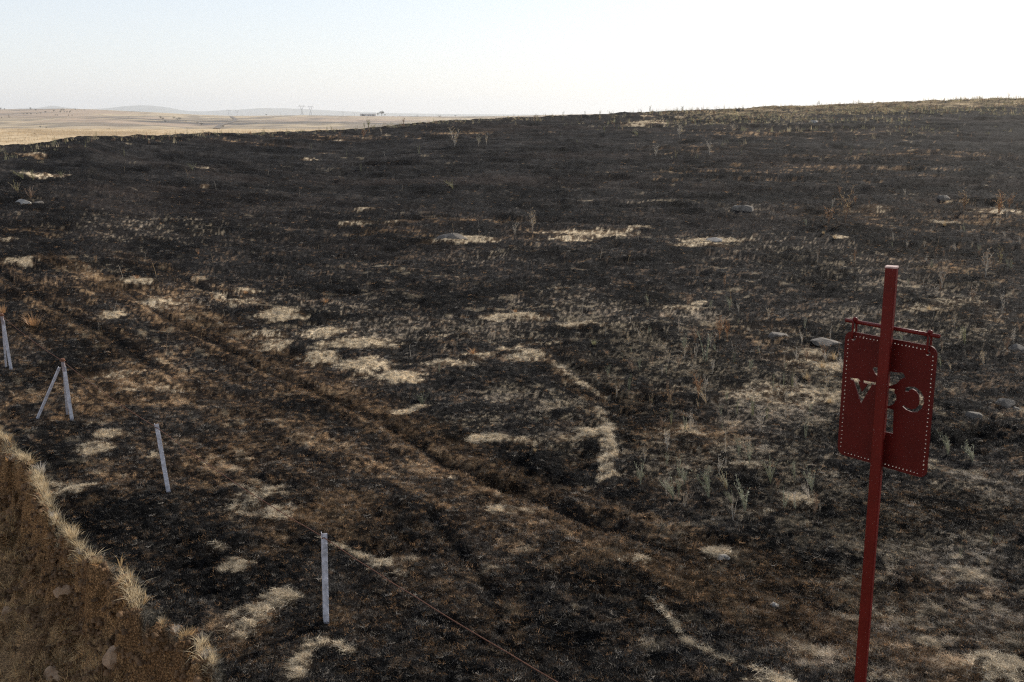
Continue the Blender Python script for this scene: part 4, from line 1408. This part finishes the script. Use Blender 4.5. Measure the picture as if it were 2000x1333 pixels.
def plant(name, kind, var, px, py, hpx, ms, ml, label, cat, group=None, wide=1.0, xy=None, hm=None):
    x, y = at(px, py) if xy is None else xy
    h = hpx * y / F / cp if hm is None else hm
    a, b, names = build_kind(kind, var, ms, ml)
    if b is None and kind == 'stalk':
        o = obj(name, a)
    elif b is None:
        o = empty(name, (0, 0, 0)); obj(names[0], a, None, o)
    else:
        o = empty(name, (0, 0, 0))
        obj(names[0], a, None, o); obj(names[1], b, None, o)
    for ch in o.children:
        if ch.name.split('.')[0] in ('leaves', 'seed_heads', 'blades', 'stem'): ch["kind"] = "stuff"
    o.location = (x, y, gz(x, y)); o.rotation_euler = (0, 0, rnd.uniform(0, 6.28) if kind != 'sprig' else rnd.uniform(-.3, .3))
    o.scale = (h * wide, h * wide, h)
    tag(o, label, cat, group)
    return o

PL = [
 # name, kind, px, py base, height px, stem, leaf, label, category, width
 ('upright_weed','spire',1378,702,58,M_sprig,M_sprig,"bushy grey-green spire weed left of the sign, tallest of its cluster","weed",1.1),
 ('upright_weed','spire',1480,690,30,M_green,M_green,"narrow green weed just right of the bushy spire weed","weed",.5),
 ('upright_weed','spire',1434,705,30,M_green,M_green,"short green weed between the bushy spire and the dry stalk","weed",.6),
 ('upright_weed','spire',1228,762,34,M_green,M_green,"small dark-green weed in the black ground left of the sign","weed",1.2),
 ('upright_weed','spire',1215,706,24,M_green,M_green,"slim green weed above the small dark-green weed","weed",.5),
 ('upright_weed','spire',1510,760,34,M_sprig,M_green,"left one of the three upright green weeds in grey straw","weed",.5),
 ('upright_weed','spire',1530,758,36,M_sprig,M_green,"middle one of the three upright green weeds in grey straw","weed",.5),
 ('upright_weed','spire',1547,760,38,M_yellow,M_green,"right and tallest one of the three upright green weeds in grey straw","weed",.6),
 ('upright_weed','spire',1470,815,44,M_yellow,M_green,"olive weed below the straw strip, left of the sign panel","weed",1.1),
 ('upright_weed','spire',1440,808,34,M_yellow,M_green,"short olive weed beside the larger olive weed","weed",1.0),
 ('upright_weed','spire',1310,830,34,M_yellow,M_green,"yellow-green weed standing in black ground below centre","weed",.8),
 ('upright_weed','spire',1338,845,40,M_sprig,M_sprig,"pale spiky weed rising from a straw patch below centre","weed",.7),
 ('upright_weed','spire',1410,842,26,M_sprig,M_sprig,"short pale stem weed right of the spiky weed","weed",.4),
 ('upright_weed','spire',1497,820,32,M_yellow,M_yellow,"yellowish weed under the sign's left side","weed",.8),
 ('upright_weed','spire',705,336,20,M_green,M_green,"small green weed by a dark hollow in the upper slope","weed",.7),
 ('upright_weed','spire',818,302,18,M_green,M_green,"round olive weed high on the slope left of centre","weed",1.1),
 ('upright_weed','spire',677,308,20,M_green,M_green,"thin green weed on the upper left slope","weed",.4),
 ('upright_weed','spire',608,292,12,M_green,M_green,"tiny green weed on the upper left slope","weed",.9),
 ('upright_weed','spire',1127,278,10,M_yellow,M_green,"tiny yellow-green weed below the crest","weed",1.2),
 ('upright_weed','spire',1662,302,18,M_yellow,M_green,"yellow-green weed high on the right slope","weed",.8),
 ('upright_weed','spire',1695,304,18,M_green,M_green,"green weed beside the yellow-green one on the right slope","weed",.7),
 ('upright_weed','spire',1448,302,16,M_yellow,M_green,"slim yellowish weed on the upper right slope","weed",.5),
 ('upright_weed','spire',1320,306,20,M_yellow,M_brownw,"olive-brown weed on the upper slope right of centre","weed",.8),
 ('upright_weed','spire',243,306,16,M_yellow,M_green,"olive weed near the left crest","weed",.6),
 ('upright_weed','spire',1875,1095,40,M_sprig,M_sprig,"slim grey-green weed in a hollow right of the pole","weed",.5),
 ('upright_weed','spire',1935,1070,36,M_yellow,M_sprig,"yellowish spire weed far right below the boulders","weed",.5),
 ('upright_weed','spire',1928,1104,24,M_strawg,M_strawg,"short straw-coloured weed under the yellowish spire weed","weed",.6),
 ('upright_weed','spire',1048,822,16,M_sprig,M_sprig,"tiny grey weed in the ashy patches near the centre","weed",.7),
 ('upright_weed','spire',858,730,24,M_sprig,M_sprig,"thin grey weed at the end of the ash patch","weed",.8),
 ('leafy_bush','sprig',825,785,30,M_green,M_green,"low dark-green bushy weed below the brightest straw patch","weed",1.1),
 ('leafy_bush','sprig',1885,672,38,M_yellow,M_yellow,"fan-shaped yellow-green weed right of the sign","weed",.8),
 ('leafy_bush','sprig',1900,905,44,M_sprig,M_sprig,"pale grey-green sprigs beside the sign's lower right corner","weed",1.2),
 ('leafy_bush','sprig',1852,890,50,M_sprig,M_sprig,"taller pale sprigs touching the sign panel's right edge","weed",.8),
 ('leafy_bush','sprig',1316,965,56,M_sprig,M_sprig,"leftmost pale-green sprig in the row below centre","weed",1.0),
 ('leafy_bush','sprig',1338,940,44,M_sprig,M_sprig,"small pale-green sprig next to the leftmost one","weed",.8),
 ('leafy_bush','sprig',1385,968,64,M_sprig,M_green,"long leaning pale-green sprig in the middle of the row","weed",1.0),
 ('leafy_bush','sprig',1420,952,50,M_strawg,M_sprig,"straw-tinted sprig between the leaning ones","weed",.9),
 ('leafy_bush','sprig',1455,1000,68,M_sprig,M_sprig,"tall branching pale-green sprig in front of the row","weed",.9),
 ('leafy_bush','sprig',1430,978,36,M_sprig,M_green,"short green sprig left of the tall branching one","weed",.8),
 ('leafy_bush','sprig',1505,945,56,M_yellow,M_sprig,"yellowish sprigs on the right end of the row","weed",.7),
 ('leafy_bush','sprig',1552,940,44,M_green,M_sprig,"dark thin sprigs left of the pole below the panel","weed",.6),
 ('leafy_bush','sprig',1245,266,16,M_green,M_yellow,"low green bush on the upper slope right of centre","weed",1.4),
 ('leafy_bush','sprig',65,350,20,M_yellow,M_yellow,"yellow-green grassy bush at the upper left","weed",1.6),
 ('leafy_bush','sprig',45,348,18,M_yellow,M_yellow,"wider yellow-green bush at the far upper left","weed",1.6),
 ('leafy_bush','sprig',120,346,14,M_yellow,M_green,"small yellow-green bush right of the wide upper left bushes","weed",1.2),
 ('leafy_bush','sprig',376,335,14,M_yellow,M_green,"round yellow-green bush with straw on its right","weed",1.6),
 ('leafy_bush','sprig',35,378,24,M_brownw,M_yellow,"tan-green bush above the broken clods at left","weed",1.2),
 ('leafy_bush','sprig',60,386,26,M_brownw,M_brownw,"brown scrubby bush above the broken clods at left","weed",1.2),
 ('leafy_bush','sprig',885,372,18,M_yellow,M_yellow,"low yellowish bush in mid slope","weed",1.4),
 ('dry_weed','branch',888,288,34,M_pale,M_strawg,"bushy bleached dry weed high on the slope left of centre","dry weed",1.1),
 ('dry_weed','branch',935,288,22,M_pale,M_yellow,"bleached twig weed right of the bushy one","dry weed",.8),
 ('dry_weed','branch',950,284,24,M_pale,M_strawg,"second bleached twig weed right of the bushy one","dry weed",.5),
 ('dry_weed','branch',1327,270,28,M_pale,M_pale,"bleached forked dry weed near the crest","dry weed",.9),
 ('dry_weed','branch',1432,262,22,M_pale,M_strawg,"small forked dry weed near the crest","dry weed",.7),
 ('dry_weed','branch',1281,305,22,M_pale,M_pale,"pinkish-white forked weed left one of two","dry weed",.9),
 ('dry_weed','branch',1386,306,28,M_pale,M_pale,"pinkish-white forked weed right one of two","dry weed",.8),
 ('dry_weed','branch',1630,284,18,M_brownw,M_brownw,"reddish dry weed on the upper right slope","dry weed",.9),
 ('dry_weed','branch',1690,247,14,M_pale,M_pale,"small round-topped dry weed below the right crest","dry weed",.7),
 ('dry_weed','branch',1040,452,44,M_pale,M_strawg,"tall bleached weed in mid slope near the centre","dry weed",.7),
 ('dry_weed','branch',1006,460,26,M_pale,M_pale,"forked pale weed left of the tall bleached weed","dry weed",.7),
 ('dry_weed','branch',1650,442,66,M_brownw,M_strawg,"tall thin dry weed on the right slope above the pole","dry weed",.6),
 ('dry_weed','branch',1618,440,38,M_brownw,M_orange,"low rusty weed at the left of the tall thin one","dry weed",1.1),
 ('dry_weed','branch',1670,400,18,M_orange,M_brownw,"small rusty weed right of the tall thin one","dry weed",1.2),
 ('dry_weed','branch',1882,418,44,M_brownw,M_strawg,"dry twiggy weed on the far right slope","dry weed",.9),
 ('dry_weed','branch',1950,420,42,M_orange,M_strawg,"large golden-brown weed at the far right","dry weed",1.2),
 ('dry_weed','branch',1970,412,30,M_brownw,M_orange,"rusty weed behind the golden-brown one","dry weed",1.1),
 ('dry_weed','branch',1405,666,52,M_orange,M_brownw,"orange-stemmed dry weed behind the bushy green spire","dry weed",.8),
 ('dry_weed','branch',1420,664,46,M_orange,M_orange,"bright orange dry weed right of the orange-stemmed one","dry weed",.6),
 ('dry_weed','branch',1358,668,40,M_brownw,M_brownw,"brown dry weed left of the orange ones","dry weed",.8),
 ('dry_weed','branch',1325,650,34,M_pale,M_brownw,"thin dry weed with a crooked top left of the brown one","dry weed",.4),
 ('dry_weed','branch',1364,778,52,M_orange,M_brownw,"orange-brown forked weed in black ground left of the sign","dry weed",.7),
 ('dry_weed','branch',1308,792,48,M_brownw,M_strawg,"thin brown weed left of the orange-brown forked one","dry weed",.5),
 ('dry_weed','branch',1270,800,34,M_brownw,M_green,"dull brown weed beside the thin brown one","dry weed",.8),
 ('dry_weed','branch',1575,705,36,M_brownw,M_brownw,"reddish twigs behind the straw left of the sign","dry weed",.8),
 ('dry_weed','branch',1608,700,30,M_brownw,M_orange,"reddish twigs closest to the sign's left edge","dry weed",.9),
 ('dry_weed','branch',1840,560,40,M_pale,M_brownw,"pale twigs with white seed heads right of the pole top","dry weed",.8),
 ('dry_weed','branch',1925,540,60,M_pale,M_brownw,"tall arching pale twigs far right of the pole top","dry weed",.8),
 ('dry_weed','branch',1950,528,50,M_brownw,M_yellow,"yellow-brown twigs at the far right below the golden weed","dry weed",.6),
 ('dry_weed','branch',1898,590,38,M_brownw,M_pale,"seed-headed twigs right of the pole above the bar","dry weed",.8),
 ('dry_weed','branch',1836,565,20,M_brownw,M_brownw,"short brown twigs right of the pole","dry weed",.9),
 ('dry_weed','branch',1597,512,30,M_pale,M_brownw,"thin pale stalk weed left of the pole top","dry weed",.3),
 ('dry_weed','branch',1668,520,44,M_brownw,M_orange,"slender hooked dry weed left of the pole top","dry weed",.25),
 ('dry_weed','branch',745,262,10,M_pale,M_strawg,"tiny pale weed near the crest left of centre","dry weed",1.2),
 ('dry_weed','branch',710,273,16,M_orange,M_brownw,"rusty weed cluster near the left crest","dry weed",1.4),
 ('dry_weed','branch',665,272,10,M_brownw,M_orange,"low rusty weed left of the rusty cluster","dry weed",1.6),
 ('dry_weed','branch',788,243,14,M_brownw,M_brownw,"dark twiggy weed standing on the crest","dry weed",.9),
 ('dry_weed','branch',720,250,20,M_yellow,M_yellow,"yellow-green twiggy weed standing on the left crest","dry weed",.9),
 ('dry_weed','branch',187,512,14,M_orange,M_strawg,"small orange weed above the left track","dry weed",1.0),
 ('dry_weed','branch',388,500,12,M_orange,M_orange,"tiny orange weed right of the left track","dry weed",1.0),
 ('dry_weed','branch',1415,560,26,M_brownw,M_orange,"small rust-red twig in the black ground right of centre","dry weed",.6),
 ('dry_weed','branch',1640,385,20,M_brownw,M_orange,"short twig above the tall thin dry weed","dry weed",.8),
 ('grass_tuft','tuft',65,636,36,M_orange,M_orange,"orange dry grass tuft above the three-legged fence post","grass tuft",1.3),
 ('grass_tuft','tuft',6,612,28,M_orange,M_orange,"orange dry grass tuft cut by the left edge","grass tuft",.8),
 ('grass_tuft','tuft',636,590,15,M_orange,M_orange,"low orange tuft above the straw patches","grass tuft",1.4),
 ('grass_tuft','tuft',924,696,22,M_orange,M_orange,"orange tuft at the edge of the ash patch","grass tuft",1.2),
 ('grass_tuft','tuft',1006,612,12,M_orange,M_strawg,"small orange tuft on the curved straw edge near the centre","grass tuft",1.3),
 ('grass_tuft','tuft',925,432,9,M_orange,M_strawg,"flat orange-brown tuft in mid slope","grass tuft",2.2),
 ('grass_tuft','tuft',1160,676,18,M_yellow,M_strawg,"yellow tuft in the grey ash near the centre","grass tuft",.9),
 ('grass_tuft','tuft',1400,240,8,M_strawg,M_strawg,"tiny straw tuft on the upper slope","grass tuft",1.2),
 ('grass_tuft','tuft',1845,440,18,M_strawg,M_strawg,"spiky straw tuft on the right slope","grass tuft",.8),
 ('grass_tuft','tuft',1630,468,12,M_strawg,M_strawg,"small bright straw tuft left of the pole line","grass tuft",1.0),
 ('grass_tuft','tuft',1815,606,18,M_strawg,M_strawg,"golden tuft right of the pole above the bar","grass tuft",1.0),
 ('grass_tuft','tuft',1608,462,10,M_strawg,M_strawg,"faint straw tuft left of the small bright one","grass tuft",1.0),
 ('grass_tuft','tuft',1605,720,26,M_strawg,M_strawg,"straw tuft just left of the sign panel","grass tuft",.9),
 ('grass_tuft','tuft',1628,700,28,M_strawg,M_strawg,"straw tuft partly hidden by the sign panel","grass tuft",.9),
 ('grass_tuft','tuft',1575,744,24,M_strawg,M_strawg,"pale straw tuft right of the three upright weeds","grass tuft",1.0),
 ('grass_tuft','tuft',1620,785,20,M_strawg,M_strawg,"low straw tuft by the panel's left edge","grass tuft",1.1),
 ('grass_tuft','tuft',480,575,12,M_orange,M_strawg,"small orange tuft right of the left track","grass tuft",1.4),
 ('grass_tuft','tuft',268,548,12,M_orange,M_strawg,"tan tuft on a straw patch by the left track","grass tuft",1.4),
 ('grass_tuft','tuft',708,445,10,M_brownw,M_orange,"rusty tuft beside straw in mid slope","grass tuft",1.3),
 ('grass_tuft','tuft',1340,843,18,M_strawg,M_strawg,"straw tuft at the foot of the pale spiky weed","grass tuft",1.2),
 ('grass_tuft','tuft',1045,880,12,M_strawg,M_strawg,"small straw tuft alone in black ground near the centre","grass tuft",1.0),
 ('grass_tuft','tuft',1185,690,14,M_brownw,M_orange,"brownish tuft among the grey ash","grass tuft",1.0),
]
for i, (nm, kd, px, py, hp, ms, ml, lab, cat, wd) in enumerate(PL):
    plant(nm, kd, i % 5, px, py, hp, ms, ml, lab, cat, None, wd)

# tufts on the lip of the bank, each at its own place
LIP = [(26, 886, 30), (20, 864, 22), (62, 902, 22), (82, 920, 40), (88, 950, 30), (86, 976, 22), (104, 1004, 28), (122, 1030, 22), (140, 1050, 30), (158, 1068, 26), (184, 1100, 36), (196, 1098, 24), (222, 1122, 30),
       (240, 1148, 38), (272, 1170, 30), (262, 1185, 20), (290, 1212, 44), (318, 1218, 30), (344, 1232, 34), (364, 1236, 36), (388, 1262, 40), (402, 1290, 40), (412, 1312, 36), (425, 1332, 36)]
for i, (px, py, hp) in enumerate(LIP):
    mt = M_strawg if i % 3 else M_pale
    x, y = at(px, py)
    plant('bank_tuft', 'tuft', i % 4, px, py, hp * .85, mt, mt, "pale dry grass tuft overhanging the lip of the cut bank", "grass tuft", "dry tufts along the lip of the cut bank", .95)

# dry weeds standing thickly in the grey ground around the sign and on the right slope
for (x0_, x1_, y0_, y1_, cnt, where) in [(1180, 1660, 590, 860, 70, "in the grey ground left of the sign"), (1250, 1620, 880, 1010, 26, "in the hollow below and left of the sign"),
                                  (1760, 1995, 380, 720, 40, "on the right slope beyond the sign"), (1560, 1995, 400, 520, 22, "above the pole top")]:
    for q_ in range(cnt):
        px = rnd.uniform(x0_, x1_); py = rnd.uniform(y0_, y1_)
        ms, ml, adj = rnd.choice([(M_pale, M_pale, "bleached"), (M_pale, M_strawg, "bleached"), (M_brownw, M_brownw, "brownish"), (M_sprig, M_sprig, "grey-green")])
        kd = rnd.choice(['branch', 'branch', 'spire', 'sprig'])
        x, y = at(px, py)
        plant('dry_weed', kd, rnd.randint(0, 4), px, py, 0, ms, ml, "small %s weed %s" % (adj, where), "weed", "small %s weeds %s" % (adj, where), rnd.uniform(.5, .9), (x, y), rnd.uniform(.18, .42))
# thin stalks sprinkled over the slope
made = 0
while made < 150:
    px = rnd.uniform(20, 1990); py = 262 + (700 - 262) * rnd.random() ** 1.6
    Yc_px = np.interp(px, [c_[0] for c_ in CREST], [c_[1] for c_ in CREST])
    if py < Yc_px + 12: continue
    x, y = at(px, py)
    hm = rnd.uniform(.16, .5)
    mt = rnd.choice([M_pale, M_pale, M_strawg, M_brownw])
    lab = {"bleached_stalk": "thin bleached stalk standing alone on the burnt slope", "straw_dry_grass": "thin straw-coloured stalk standing alone on the burnt slope",
           "brown_dry_weed": "thin brown stalk standing alone on the burnt slope"}[mt.name]
    plant('dry_stalk', 'stalk', made % 6, px, py, 0, mt, mt, lab, "stalk", lab.replace("stalk standing alone", "stalks scattered"), 1.0, (x, y), hm)
    made += 1
# weeds along the crest and upper slope
made = 0
while made < 130:
    px = rnd.uniform(30, 1990) if made % 3 == 0 else rnd.uniform(1000, 1995)
    u_ = (px - 1000) / F * 1.0
    cy_ = float(np.interp(u_, cu, cY))
    y = cy_ - abs(rnd.gauss(0, 1)) * (4 if px < 1000 else 14) + 1.5
    x = u_ * y
    ms, ml, lab = rnd.choice([(M_yellow, M_green, "small green"), (M_yellow, M_yellow, "small yellow-green"), (M_strawg, M_strawg, "small straw-coloured"), (M_brownw, M_brownw, "small rusty brown")])
    plant('crest_weed', rnd.choice(['spire', 'branch']), made % 5, 0, 0, 0, ms, ml, lab + " weed along the crest of the burnt slope", "weed", lab + " weeds along the crest", rnd.uniform(.5, .9), (x, y), rnd.uniform(.25, .75))
    made += 1

# ------------------------------------------------------------------ far trees, farm, pylons, road
def far_at(px, py, Ymax=YT):
    """point on the far hills under a pixel"""
    a, b, c_ = ray(px, py); u = a / b
    Y = np.linspace(YN, Ymax, 600)
    zr = CAM_H + c_ / b * Y
    zg = hill_z(np.full(Y.shape, u), Y)
    hit = np.nonzero(zr <= zg)[0]
    i = hit[0] if len(hit) else int(np.argmin(zr - zg))
    return u * Y[i], Y[i], float(zg[i])
M_treel = leaf_mat("holm_oak_leaf", (.055, .062, .035), .4, .2, .3)
M_trunk = simple_mat("oak_bark", (.12, .09, .06), .9, 0, .3, 2)
def tree_protos(seed):
    r = random.Random(seed)
    tk = MB(); tk.tube([(0, 0, -.1), (.02, 0, .2), (.03, .02, .45)], [.05, .04, .03], 6)
    for k in range(4):
        a = k * 1.6 + r.random(); tk.tube([(.02, .01, .3), (math.cos(a) * .2, math.sin(a) * .2, .62)], [.025, .008], 4)
    cr = MB()
    lob = [(r.uniform(-.3, .3), r.uniform(-.3, .3), r.uniform(.48, .78), r.uniform(.16, .27)) for _ in range(8)]
    for i in range(420):
        lx, ly, lz, lr = r.choice(lob)
        v = Vector((r.gauss(0, 1), r.gauss(0, 1), r.gauss(0, .8))).normalized() * lr * r.uniform(.6, 1.08)
        q = Vector((lx, ly, lz)) + v
        cr.blade(q, (r.uniform(-.07, .07), r.uniform(-.07, .07), r.uniform(-.04, .07)), .075, side=(r.uniform(-1, 1), r.uniform(-1, 1), r.uniform(-1, 1)))
    return tk.mesh("trunk"), cr.mesh("crown")
TP = [tree_protos(s) for s in (1, 2, 3)]
for a, b in TP:
    a.materials.append(M_trunk); b.materials.append(M_treel)
def far_tree(px, py, hpx, label, group=None, i=0, wide=1.15):
    x, y, z = far_at(px, py)
    e = empty("oak_tree", (x, y, z), rnd.uniform(0, 6))
    h = hpx * y / F
    e.scale = (h * wide, h * wide, h)
    a, b = TP[i % 3]
    obj("trunk", a, None, e); obj("crown", b, None, e)["kind"] = "stuff"
    tag(e, label, "tree", group)
LH = [(1,214.5,4),(9,214.5,3),(60,214.5,4.5),(70,217,4),(89,221,4),(53,224.5,3.5),(60.5,224.5,3.5),(72,223.5,2.5),(79,222.5,3),(105,219,4),(120,217.5,4),(124.5,217,4),(117.5,220.5,4),(126,220,3),(131,220.5,3),
      (136,220.5,3),(138,219,3),(147,215.5,3.2),(112.5,226.5,3),(108,226,2.5),(46,223.5,2.2),(17.5,227,3),(18,231,3.5),(3,231.5,3),(134,227,3),(141,227,3),(79,250,4),(91,251,3),(212,255,4.5),(165,216,2),(195,225,2)]
for i, (px, py, h) in enumerate(LH):
    far_tree(px, py, h * 1.1, "small dark oak dotted on the pale hill at the far left", "oaks dotted on the far left hill", i, 1.1)
for i, (px, py, h) in enumerate([(313,232,4),(318.5,234,4),(323,239,3.5),(339.5,232,3.5),(347,235,3.5),(351.5,234,4),(394,245,4.5),(436,249.5,4),(252,230,2),(363,238,2.5),(386,241,2.5),(520,224,2.5),(500,241,2)]):
    far_tree(px, py, h * 1.2, "small dark bush scattered on the valley land left of the winding road", "bushes left of the far winding road", i, 1.5)
far_tree(738, 226, 6.5, "smaller tree left of the big tree by the far farm building", None, 0, .8)
far_tree(746, 227, 11, "big round tree beside the far farm building on the horizon", None, 1, 1.3)
far_tree(752, 227, 4.5, "lowest tree right of the big tree by the farm", None, 2, .9)
for i, (px, py, h) in enumerate([(890,228,3),(781,227.5,2),(815,227.5,2),(858,229,3.5)]):
    far_tree(px, py, h, "tiny dark bush on the far horizon right of the farm trees", "bushes on the horizon right of the farm", i, 2.0 if i != 3 else 2.6)
# pale tree clump showing over the crest right of centre
x_, y_ = 245 / F * 420, 420.0
for i, (dx, h, w) in enumerate([(0, 7.6, 1.1), (3.5, 6.2, 1.3)]):
    e = empty("oak_tree", (x_ + dx, y_ + i, -1.0), i)
    e.scale = (h * w, h * w, h)
    obj("trunk", TP[i][0], None, e); obj("crown", TP[i][1], None, e)["kind"] = "stuff"
    tag(e, "rounded treetop peeping over the crest right of centre" if i == 0 else "lower treetop just right of the rounded one over the crest", "tree")

# farm
M_wall = simple_mat("whitewashed_wall", (.62, .60, .56), .85, 0, .08, .2)
M_dark = simple_mat("dark_opening", (.05, .05, .055), .8, 0, .2, 1)
M_roof = simple_mat("pale_sheet_roof", (.42, .40, .38), .6, 0, .1, .3)
fx, fy, fz = far_at(719, 226.5)
farm = empty("farm_building", (fx, fy, fz))
tag(farm, "long low white farm building on the far horizon", "building")
k = fy / F
mb = MB()
mb.box((0, 0, 2.2), (30 * k, 9, 5.0))
obj("wall", mb.mesh("wall"), M_wall, farm)
mb = MB()
hw = 30 * k / 2 + .4
mb.add([(-hw, -5, 4.702), (hw, -5, 4.702), (hw, 5, 4.702), (-hw, 5, 4.702), (-hw, 0, 6.0), (hw, 0, 6.0)], [(0, 1, 5, 4), (2, 3, 4, 5), (0, 4, 3), (1, 2, 5), (0, 3, 2, 1)])
obj("roof", mb.mesh("roof"), M_roof, farm)
for dx, w, h in ((-12.5, 5, 3.6), (-8.5, 3, 3.2), (2, 2.0, 2.4), (6, 2, 2.4), (13, 3.5, 3.2)):
    mb = MB(); mb.box((dx, -4.53, h / 2 + .1), (w, .12, h))
    obj("barn_door" if w > 2.5 else "window", mb.mesh("opening"), M_dark, farm)

M_steel = simple_mat("galvanised_steel", (.24, .25, .27), .6, .2, .15, .1)
def pylon_mesh():
    mb = MB()
    R = .09
    def s(a, b, r=R): mb.tube([a, b], r * 1.0, 4)
    H = 30.0
    w0, w1 = 4.2, .7
    zw = 17.0
    cs = [(-1, -1), (1, -1), (1, 1), (-1, 1)]
    for i in range(4):
        a, b = cs[i], cs[(i + 1) % 4]
        s((a[0] * w0, a[1] * w0, -1), (a[0] * w1, a[1] * w1, zw), .16)
        lv = [0, 5, 9.5, 13.5, 17]
        for z0, z1 in zip(lv[:-1], lv[1:]):
            k0 = w0 + (w1 - w0) * z0 / zw; k1 = w0 + (w1 - w0) * z1 / zw
            s((a[0] * k0, a[1] * k0, z0), (b[0] * k1, b[1] * k1, z1)); s((b[0] * k0, b[1] * k0, z0), (a[0] * k1, a[1] * k1, z1))
    for sx in (-1, 1):
        for yy in (-.6, .6):
            s((sx * .5, yy, zw), (sx * 5.0, yy, 26), .15); s((sx * .7, yy, zw + 1), (sx * 3.6, yy, 26), .12)
            for q in range(4):
                t = q / 4
                s((sx * (.5 + 4.5 * t), yy, zw + 9 * t), (sx * (.7 + 2.9 * (t + .2)), yy, zw + 1 + 8 * (t + .2)), .08)
        s((sx * 6.0, 0, 27.4), (sx * 5.2, 0, 30), .12); s((sx * 4.4, 0, 27.4), (sx * 5.2, 0, 30), .12)
    for z in (26, 27.4):
        for yy in (-.6, .6): s((-9.5 + (z > 27) * 2.5, yy, z), (9.5 - (z > 27) * 2.5, yy, z), .15)
    for q in range(-8, 9, 2): s((q, -.6, 26), (q + 1, -.6, 27.4), .08)
    return mb
pyl = pylon_mesh().mesh("lattice_tower")
ins_mb = MB()
for q in (-8.8, 0, 8.8): ins_mb.tube([(q, 0, 26), (q, 0, 23.4)], .16, 6)
insm = ins_mb.mesh("insulators")
for px, ty, hpx, lab in ((589, 204.5, 20.5, "taller of the two large power pylons on the horizon"), (606, 206, 19, "right one of the two large power pylons on the horizon"),
                   (446, 213.5, 12.5, "small power pylon left one of the pair above the winding road"), (463, 215, 11.5, "small power pylon right one of the pair above the winding road"),
                   (670, 217.5, 9, "short pylon left of the farm, nearer the large pylons"), (692, 219.5, 7, "lowest pylon, closest to the farm building")):
    dist = 30.0 / (hpx + 2) * F
    dist = max(dist, 2700.0)
    a, b, c_ = ray(px, ty)
    ztop = CAM_H + c_ / b * dist
    e = empty("power_pylon", (a / b * dist, dist, ztop - 30.0), .25)
    o1 = obj("lattice_tower", pyl, M_steel, e); o2 = obj("insulators", insm, M_steel, e); o1["kind"] = o2["kind"] = "stuff"
    tag(e, lab, "power pylon", None)
for px, ty, lab in ((547, 219, "taller thin utility pole left of the large pylons"), (558.5, 221, "shorter thin utility pole left of the large pylons")):
    a, b, c_ = ray(px, ty); dist = 2640.0
    ztop = CAM_H + c_ / b * dist
    mb = MB(); mb.tube([(0, 0, -6), (0, 0, 10)], [.3, .18], 6); 
    e = empty("utility_pole", (a / b * dist, dist, ztop - 10)); obj("pole", mb.mesh("pole"), M_steel, e)
    mb = MB(); mb.box((0, 0, 9.2), (3, .25, .25)); obj("crossarm", mb.mesh("crossarm"), M_steel, e)
    tag(e, lab, "utility pole")
# winding road
RD = [(424, 252), (427, 247.5), (432, 244.5), (441, 242), (452, 239.5), (459, 237), (461, 233.5), (458, 231), (453, 228.8), (451, 227.2)]
pts = [far_at(px, py) for px, py in RD]
fine_p = []
for a, b in zip(pts[:-1], pts[1:]):
    for i in range(8):
        t = i / 8; fine_p.append((a[0] + (b[0] - a[0]) * t, a[1] + (b[1] - a[1]) * t))
vs = []; fs = []
for i, (x, y) in enumerate(fine_p):
    j = min(i + 1, len(fine_p) - 1); k_ = max(i - 1, 0)
    t = Vector((fine_p[j][0] - fine_p[k_][0], fine_p[j][1] - fine_p[k_][1], 0)).normalized(); s = Vector((-t.y, t.x, 0)) * 3.5
    for sg in (-1, 1):
        xx_, yy_ = x + s.x * sg, y + s.y * sg
        vs.append((xx_, yy_, float(hill_z(np.array([xx_ / yy_]), np.array([yy_]))[0]) + .7))
for i in range(len(fine_p) - 1): fs.append((2 * i, 2 * i + 1, 2 * i + 3, 2 * i + 2))
me = bpy.data.meshes.new("road"); me.from_pydata(vs, [], fs); me.update()
tag(obj("road", me, simple_mat("grey_road", (.23, .20, .17), 1.0, 0, .1, .1, 0, .05)), kind="structure")

# dark bushes on the golden field
M_bush = leaf_mat("scrub_leaf", (.06, .055, .035), .4, .2, 2.)
for i, (px, py, h) in enumerate([(68, 260.5, 2.5), (64, 270, 4), (46, 275, 2.5), (180, 261, 2), (120, 262, 1.6)]):
    a, b, c_ = ray(px, py); Y = (CAM_H - 1.6) / (-c_ / b); x = a / b * Y
    e = empty("scrub_bush", (x, Y, 1.35)); s_ = h * Y / F * 1.5; e.scale = (s_ * 1.6, s_ * 1.2, s_)
    cr = bpy.data.meshes.new_from_object(bpy.data.objects.new("t", TP[i % 3][1])); cr.materials.clear(); cr.materials.append(M_bush)
    obj("foliage", cr, None, e)["kind"] = "stuff"; obj("stem", TP[i % 3][0], None, e)
    tag(e, ["flat dark bush near the top of the golden field", "largest dark bush on the golden field at left", "low dark bush left of the largest one on the golden field", "tiny bush at the right of the golden field",
            "tiny bush between the others on the golden field"][i], "bush")

# ------------------------------------------------------------------ haze over the far land
hm = bpy.data.materials.new("haze"); hm.use_nodes = True
nt = hm.node_tree; nt.nodes.clear()
pv = nt.nodes.new("ShaderNodeVolumePrincipled"); pv.inputs["Density"].default_value = 7.0e-5
pv.inputs["Color"].default_value = (.92, .96, 1.0, 1); pv.inputs["Anisotropy"].default_value = .35
mo = nt.nodes.new("ShaderNodeOutputMaterial"); nt.links.new(pv.outputs[0], mo.inputs["Volume"])
mb = MB(); mb.box((0, 0, 0), (60000, 22600, 300))
hz = obj("haze", mb.mesh("haze"), hm); hz.location = (0, 21200 - 11300, 300 / 2 - 48)
tag(hz, kind="stuff")
